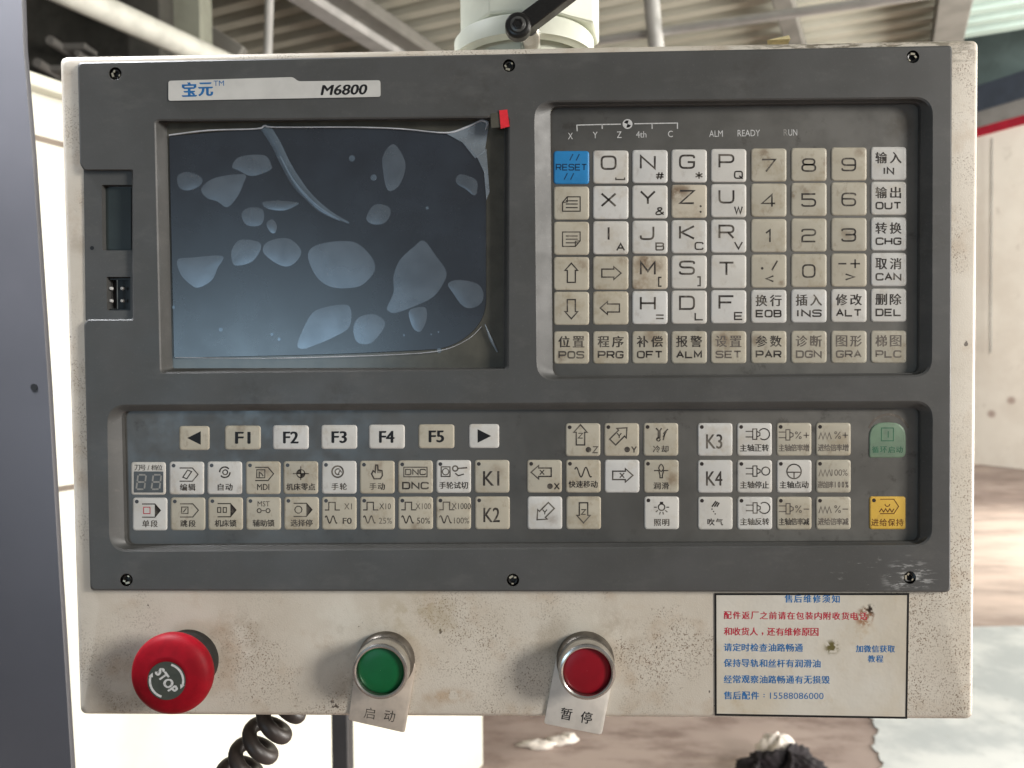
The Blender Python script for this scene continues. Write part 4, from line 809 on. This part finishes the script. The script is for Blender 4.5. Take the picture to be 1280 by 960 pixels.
for dx in (-9.5, 9.5):
    X, Y = 186 + dx, 602.5; a, b, sl = 5, 9, 1.2
    P = {k: (X + u * a + (-v) * sl, Y + v * b) for k, (u, v) in dict(tl=(-1, -1), tr=(1, -1), ml=(-1, 0), mr=(1, 0), bl=(-1, 1), br=(1, 1)).items()}
    for s_, e_ in (('tl', 'tr'), ('ml', 'mr'), ('bl', 'br'), ('tl', 'ml'), ('ml', 'bl'), ('tr', 'mr'), ('mr', 'br')):
        A2, B2 = Vector(P[s_]), Vector(P[e_]); d2 = (B2 - A2) * .1; q.stroke([tuple(A2 + d2), tuple(B2 - d2)], 2, INK - .00004, 'segment')
q.build('digit_display', pad2, 'two digit unlit segment display', ang=60)

# ---- emergency stop, push buttons, tags
def ax(px, py, w): return on(px, py, w)
es = ax(213, 844, -.016); eb = MB()
eb.lathe(es.x, es.z, [(.0136, -.0030), (.0148, -.0030), (.0152, -.0022), (.0152, CAB)], 'black', 64, False)
eb.lathe(es.x, es.z, [(.0120, -.0078), (.0137, -.0070), (.0137, -.0020)], 'tag_pale', 64, False)
esb = eb.build('emergency_stop_button', con, 'red mushroom emergency stop button', ang=40)
q = MB(); q.lathe(es.x, es.z, [(.0001, -.0196), (.0086, -.0196), (.0092, -.0199), (.0105, -.0196), (.0140, -.0189), (.0170, -.0178), (.0186, -.0164), (.0194, -.0146), (.01955, -.0130), (.0192, -.0110), (.0180, -.0090), (.0150, -.0078), (.0120, -.0074), (.0118, -.004)], 'red', 96, False); q.build('red_cap', esb, ang=50)
q = MB(); lc = (208.2, 851); lw = -.0199
q.poly(circ(*lc, 24, 48), lw, 'label_dark')
lw2 = lw - .00006
for a0, a1 in ((-74, 14), (108, 194)):
    P = arc(lc[0], lc[1], 20.8, a0, a1, 20); q.stroke(P, 2.8, lw2, 'ink_white')
for a0, s_ in ((14, 1), (194, 1)):
    c_ = Vector(lc); t_ = math.radians(a0); q.poly([tuple(c_ + Vector((math.cos(t_), math.sin(t_))) * 23.2), tuple(c_ + Vector((math.cos(t_ + .28), math.sin(t_ + .30))) * 20), tuple(c_ + Vector((math.cos(t_), math.sin(t_))) * 17.6)], lw2, 'ink_white')
text(q, 'STOP', lc[0], lc[1], 34, 11.5, lw2, 'ink_white', 54, 0, .075); q.build('stop_label', esb, 'dark disc reading STOP with two pale curved arrows')
def pushbutton(px, py, lens, tagpts, tagmat, words, ink_m, rot, label, wpos, bw):
    c = ax(px, py, -.0118); r0 = .0139
    t_ = MB(); t_.lathe(c.x, c.z, [(.0100, -.0006), (.0132, -.0008), (.0141, .0004), (.0143, CAB)], 'chrome_dull', 64, False)
    pb = t_.build('push_button', con, label, ang=40)
    b = MB(); b.lathe(c.x, c.z, [(.0114, -.0085), (.0115, -.0116), (.0122, -.0120), (.0131, -.0117), (r0 - .0004, -.0110), (r0 - .0003, -.0060), (.0134, -.0050), (.0130, -.0005)], 'chrome', 80, False); b.build('bezel_ring', pb, ang=35)
    l = MB(); l.lathe(c.x, c.z, [(.0001, -.0100), (.0060, -.00995), (.0100, -.0097), (.0112, -.0092), (.01155, -.008)], lens, 64, False); l.build('lens', pb, ang=60)
    base = on(px, py, -.0118); bx = Vector((c.x, CAB, c.z))
    g_ = MB(); cc = []
    tw = CAB - .0014
    bl, br, ur, ul = tagpts
    P = rpoly([bl, br, ur, ul][::-1], [12, 12, 4, 4], 5)
    g_.loft([[on(x, y, CAB - .0002) for x, y in P], [on(x, y, tw + .0002) for x, y in P], [on(x, y, tw) for x, y in off_in(P, .8)]], tagmat, True, True)
    for ch, (x, y) in zip(words, wpos): text(g_, ch, x, y, bw, bw * 1.05, tw - .00005, ink_m, rot, 0, .015 if ink_m == 'ink_black' else 0)
    g_.build('name_tag', pb, ang=40)
    return pb
pushbutton(475, 840, 'green_lens', [(435.5, 900), (506, 916), (521, 826), (447, 812)], 'tag', '启动', 'ink', 9, 'green push button in a metal ring', ((462, 891.5), (487, 895)), 13.5)
pushbutton(734, 840.5, 'red_lens', [(680, 904.5), (752, 918.5), (771, 824), (697, 812)], 'tag_pale', '暂停', 'ink_black', 10, 'red push button in a metal ring', ((708, 892.5), (733, 897)), 14)

# ---- notice sticker (its printed code square is left blank)
q = MB(); SW = CAB - .0003; st = [(893, 741.5), (1136.5, 741.5), (1134, 898.5), (893.5, 894.5)]
q.loft([[on(x, y, CAB - .00003) for x, y in st], [on(x, y, SW) for x, y in st]], 'sticker'); IW = SW - .00005
q.stroke(off_in(st, 1.2), 2.6, IW, 'ink_black', True)
for s_, x0, x1, y, cw, m_ in (('售后维修须知', 981, 1049.5, 748.5, 9.6, 'ink_blue'), ('配件返厂之前请在包装内附收货电话', 905, 1084, 769.5, 9.4, 'ink_red'), ('和收货人,还有维修原因', 905, 1023, 789.5, 9.8, 'ink_red'), ('请定时检查油路畅通', 905, 1003.5, 809.3, 9.8, 'ink_blue'), ('保持导轨和丝杆有润滑油', 905, 1025.5, 829, 9.8, 'ink_blue'), ('经常观察油路畅通有无损毁', 905, 1037, 849.3, 9.8, 'ink_blue'), ('售后配件：', 905, 960, 869.3, 9.8, 'ink_blue'), ('加微信获取', 1070, 1118.5, 811, 8.8, 'ink_blue'), ('教程', 1085, 1104, 823.5, 8.8, 'ink_blue')):
    spread(q, s_, (x0 + x1) / 2, y, x1 - x0, cw, cw, IW, m_, .4, .03)
text(q, '15588086000', 996, 869.8, 67, 8, IW, 'ink_blue', .4)
q.build('notice_sticker', con, 'cream notice with blue and red Chinese lines in a black border')

# ---- coiled cable under the console
M['cable'] = plain('cable_rubber', srgb(50, 44, 41), 0.45, 0, 0.45, 0.35, 60)
a0, a1 = on(374, 858, .055), on(254, 1034, .055); dirv = (a1 - a0).normalized(); ux = Vector((-dirv.z, 0, dirv.x)); path = []
turns = 7
for i in range(int(turns * 28) + 1):
    t = i / 28; ang = 2 * math.pi * t; path.append(a0 + (a1 - a0) * (t / turns) + ux * (.0090 * math.cos(ang)) + Vector((0, .0090 * math.sin(ang), 0)))
q = MB(); q.tube(path, .0041, 'cable', 14); tag(q.build('coiled_cable', ang=60), 'dark coiled cable hanging below the console beside the stop button', 'cable')
# paint flake lying on the cabinet's top edge
M['flake'] = plain('flake_cream', srgb(226, 210, 160), 0.6)
c = on(972, 53, .012); q = MB(); q.loft([[c + Vector((x, y, 0)) for x, y in ((-.006, -.003), (.005, -.004), (.006, .003), (-.004, .003))], [c + Vector((x, y, z)) for x, y, z in ((-.004, -.002, .0006), (.0045, -.003, .0022), (.005, .002, .0026), (-.003, .002, .001))]], 'flake', True, True)
tag(q.build('paint_flake'), 'small cream paint flake lying on the console top edge', 'debris')
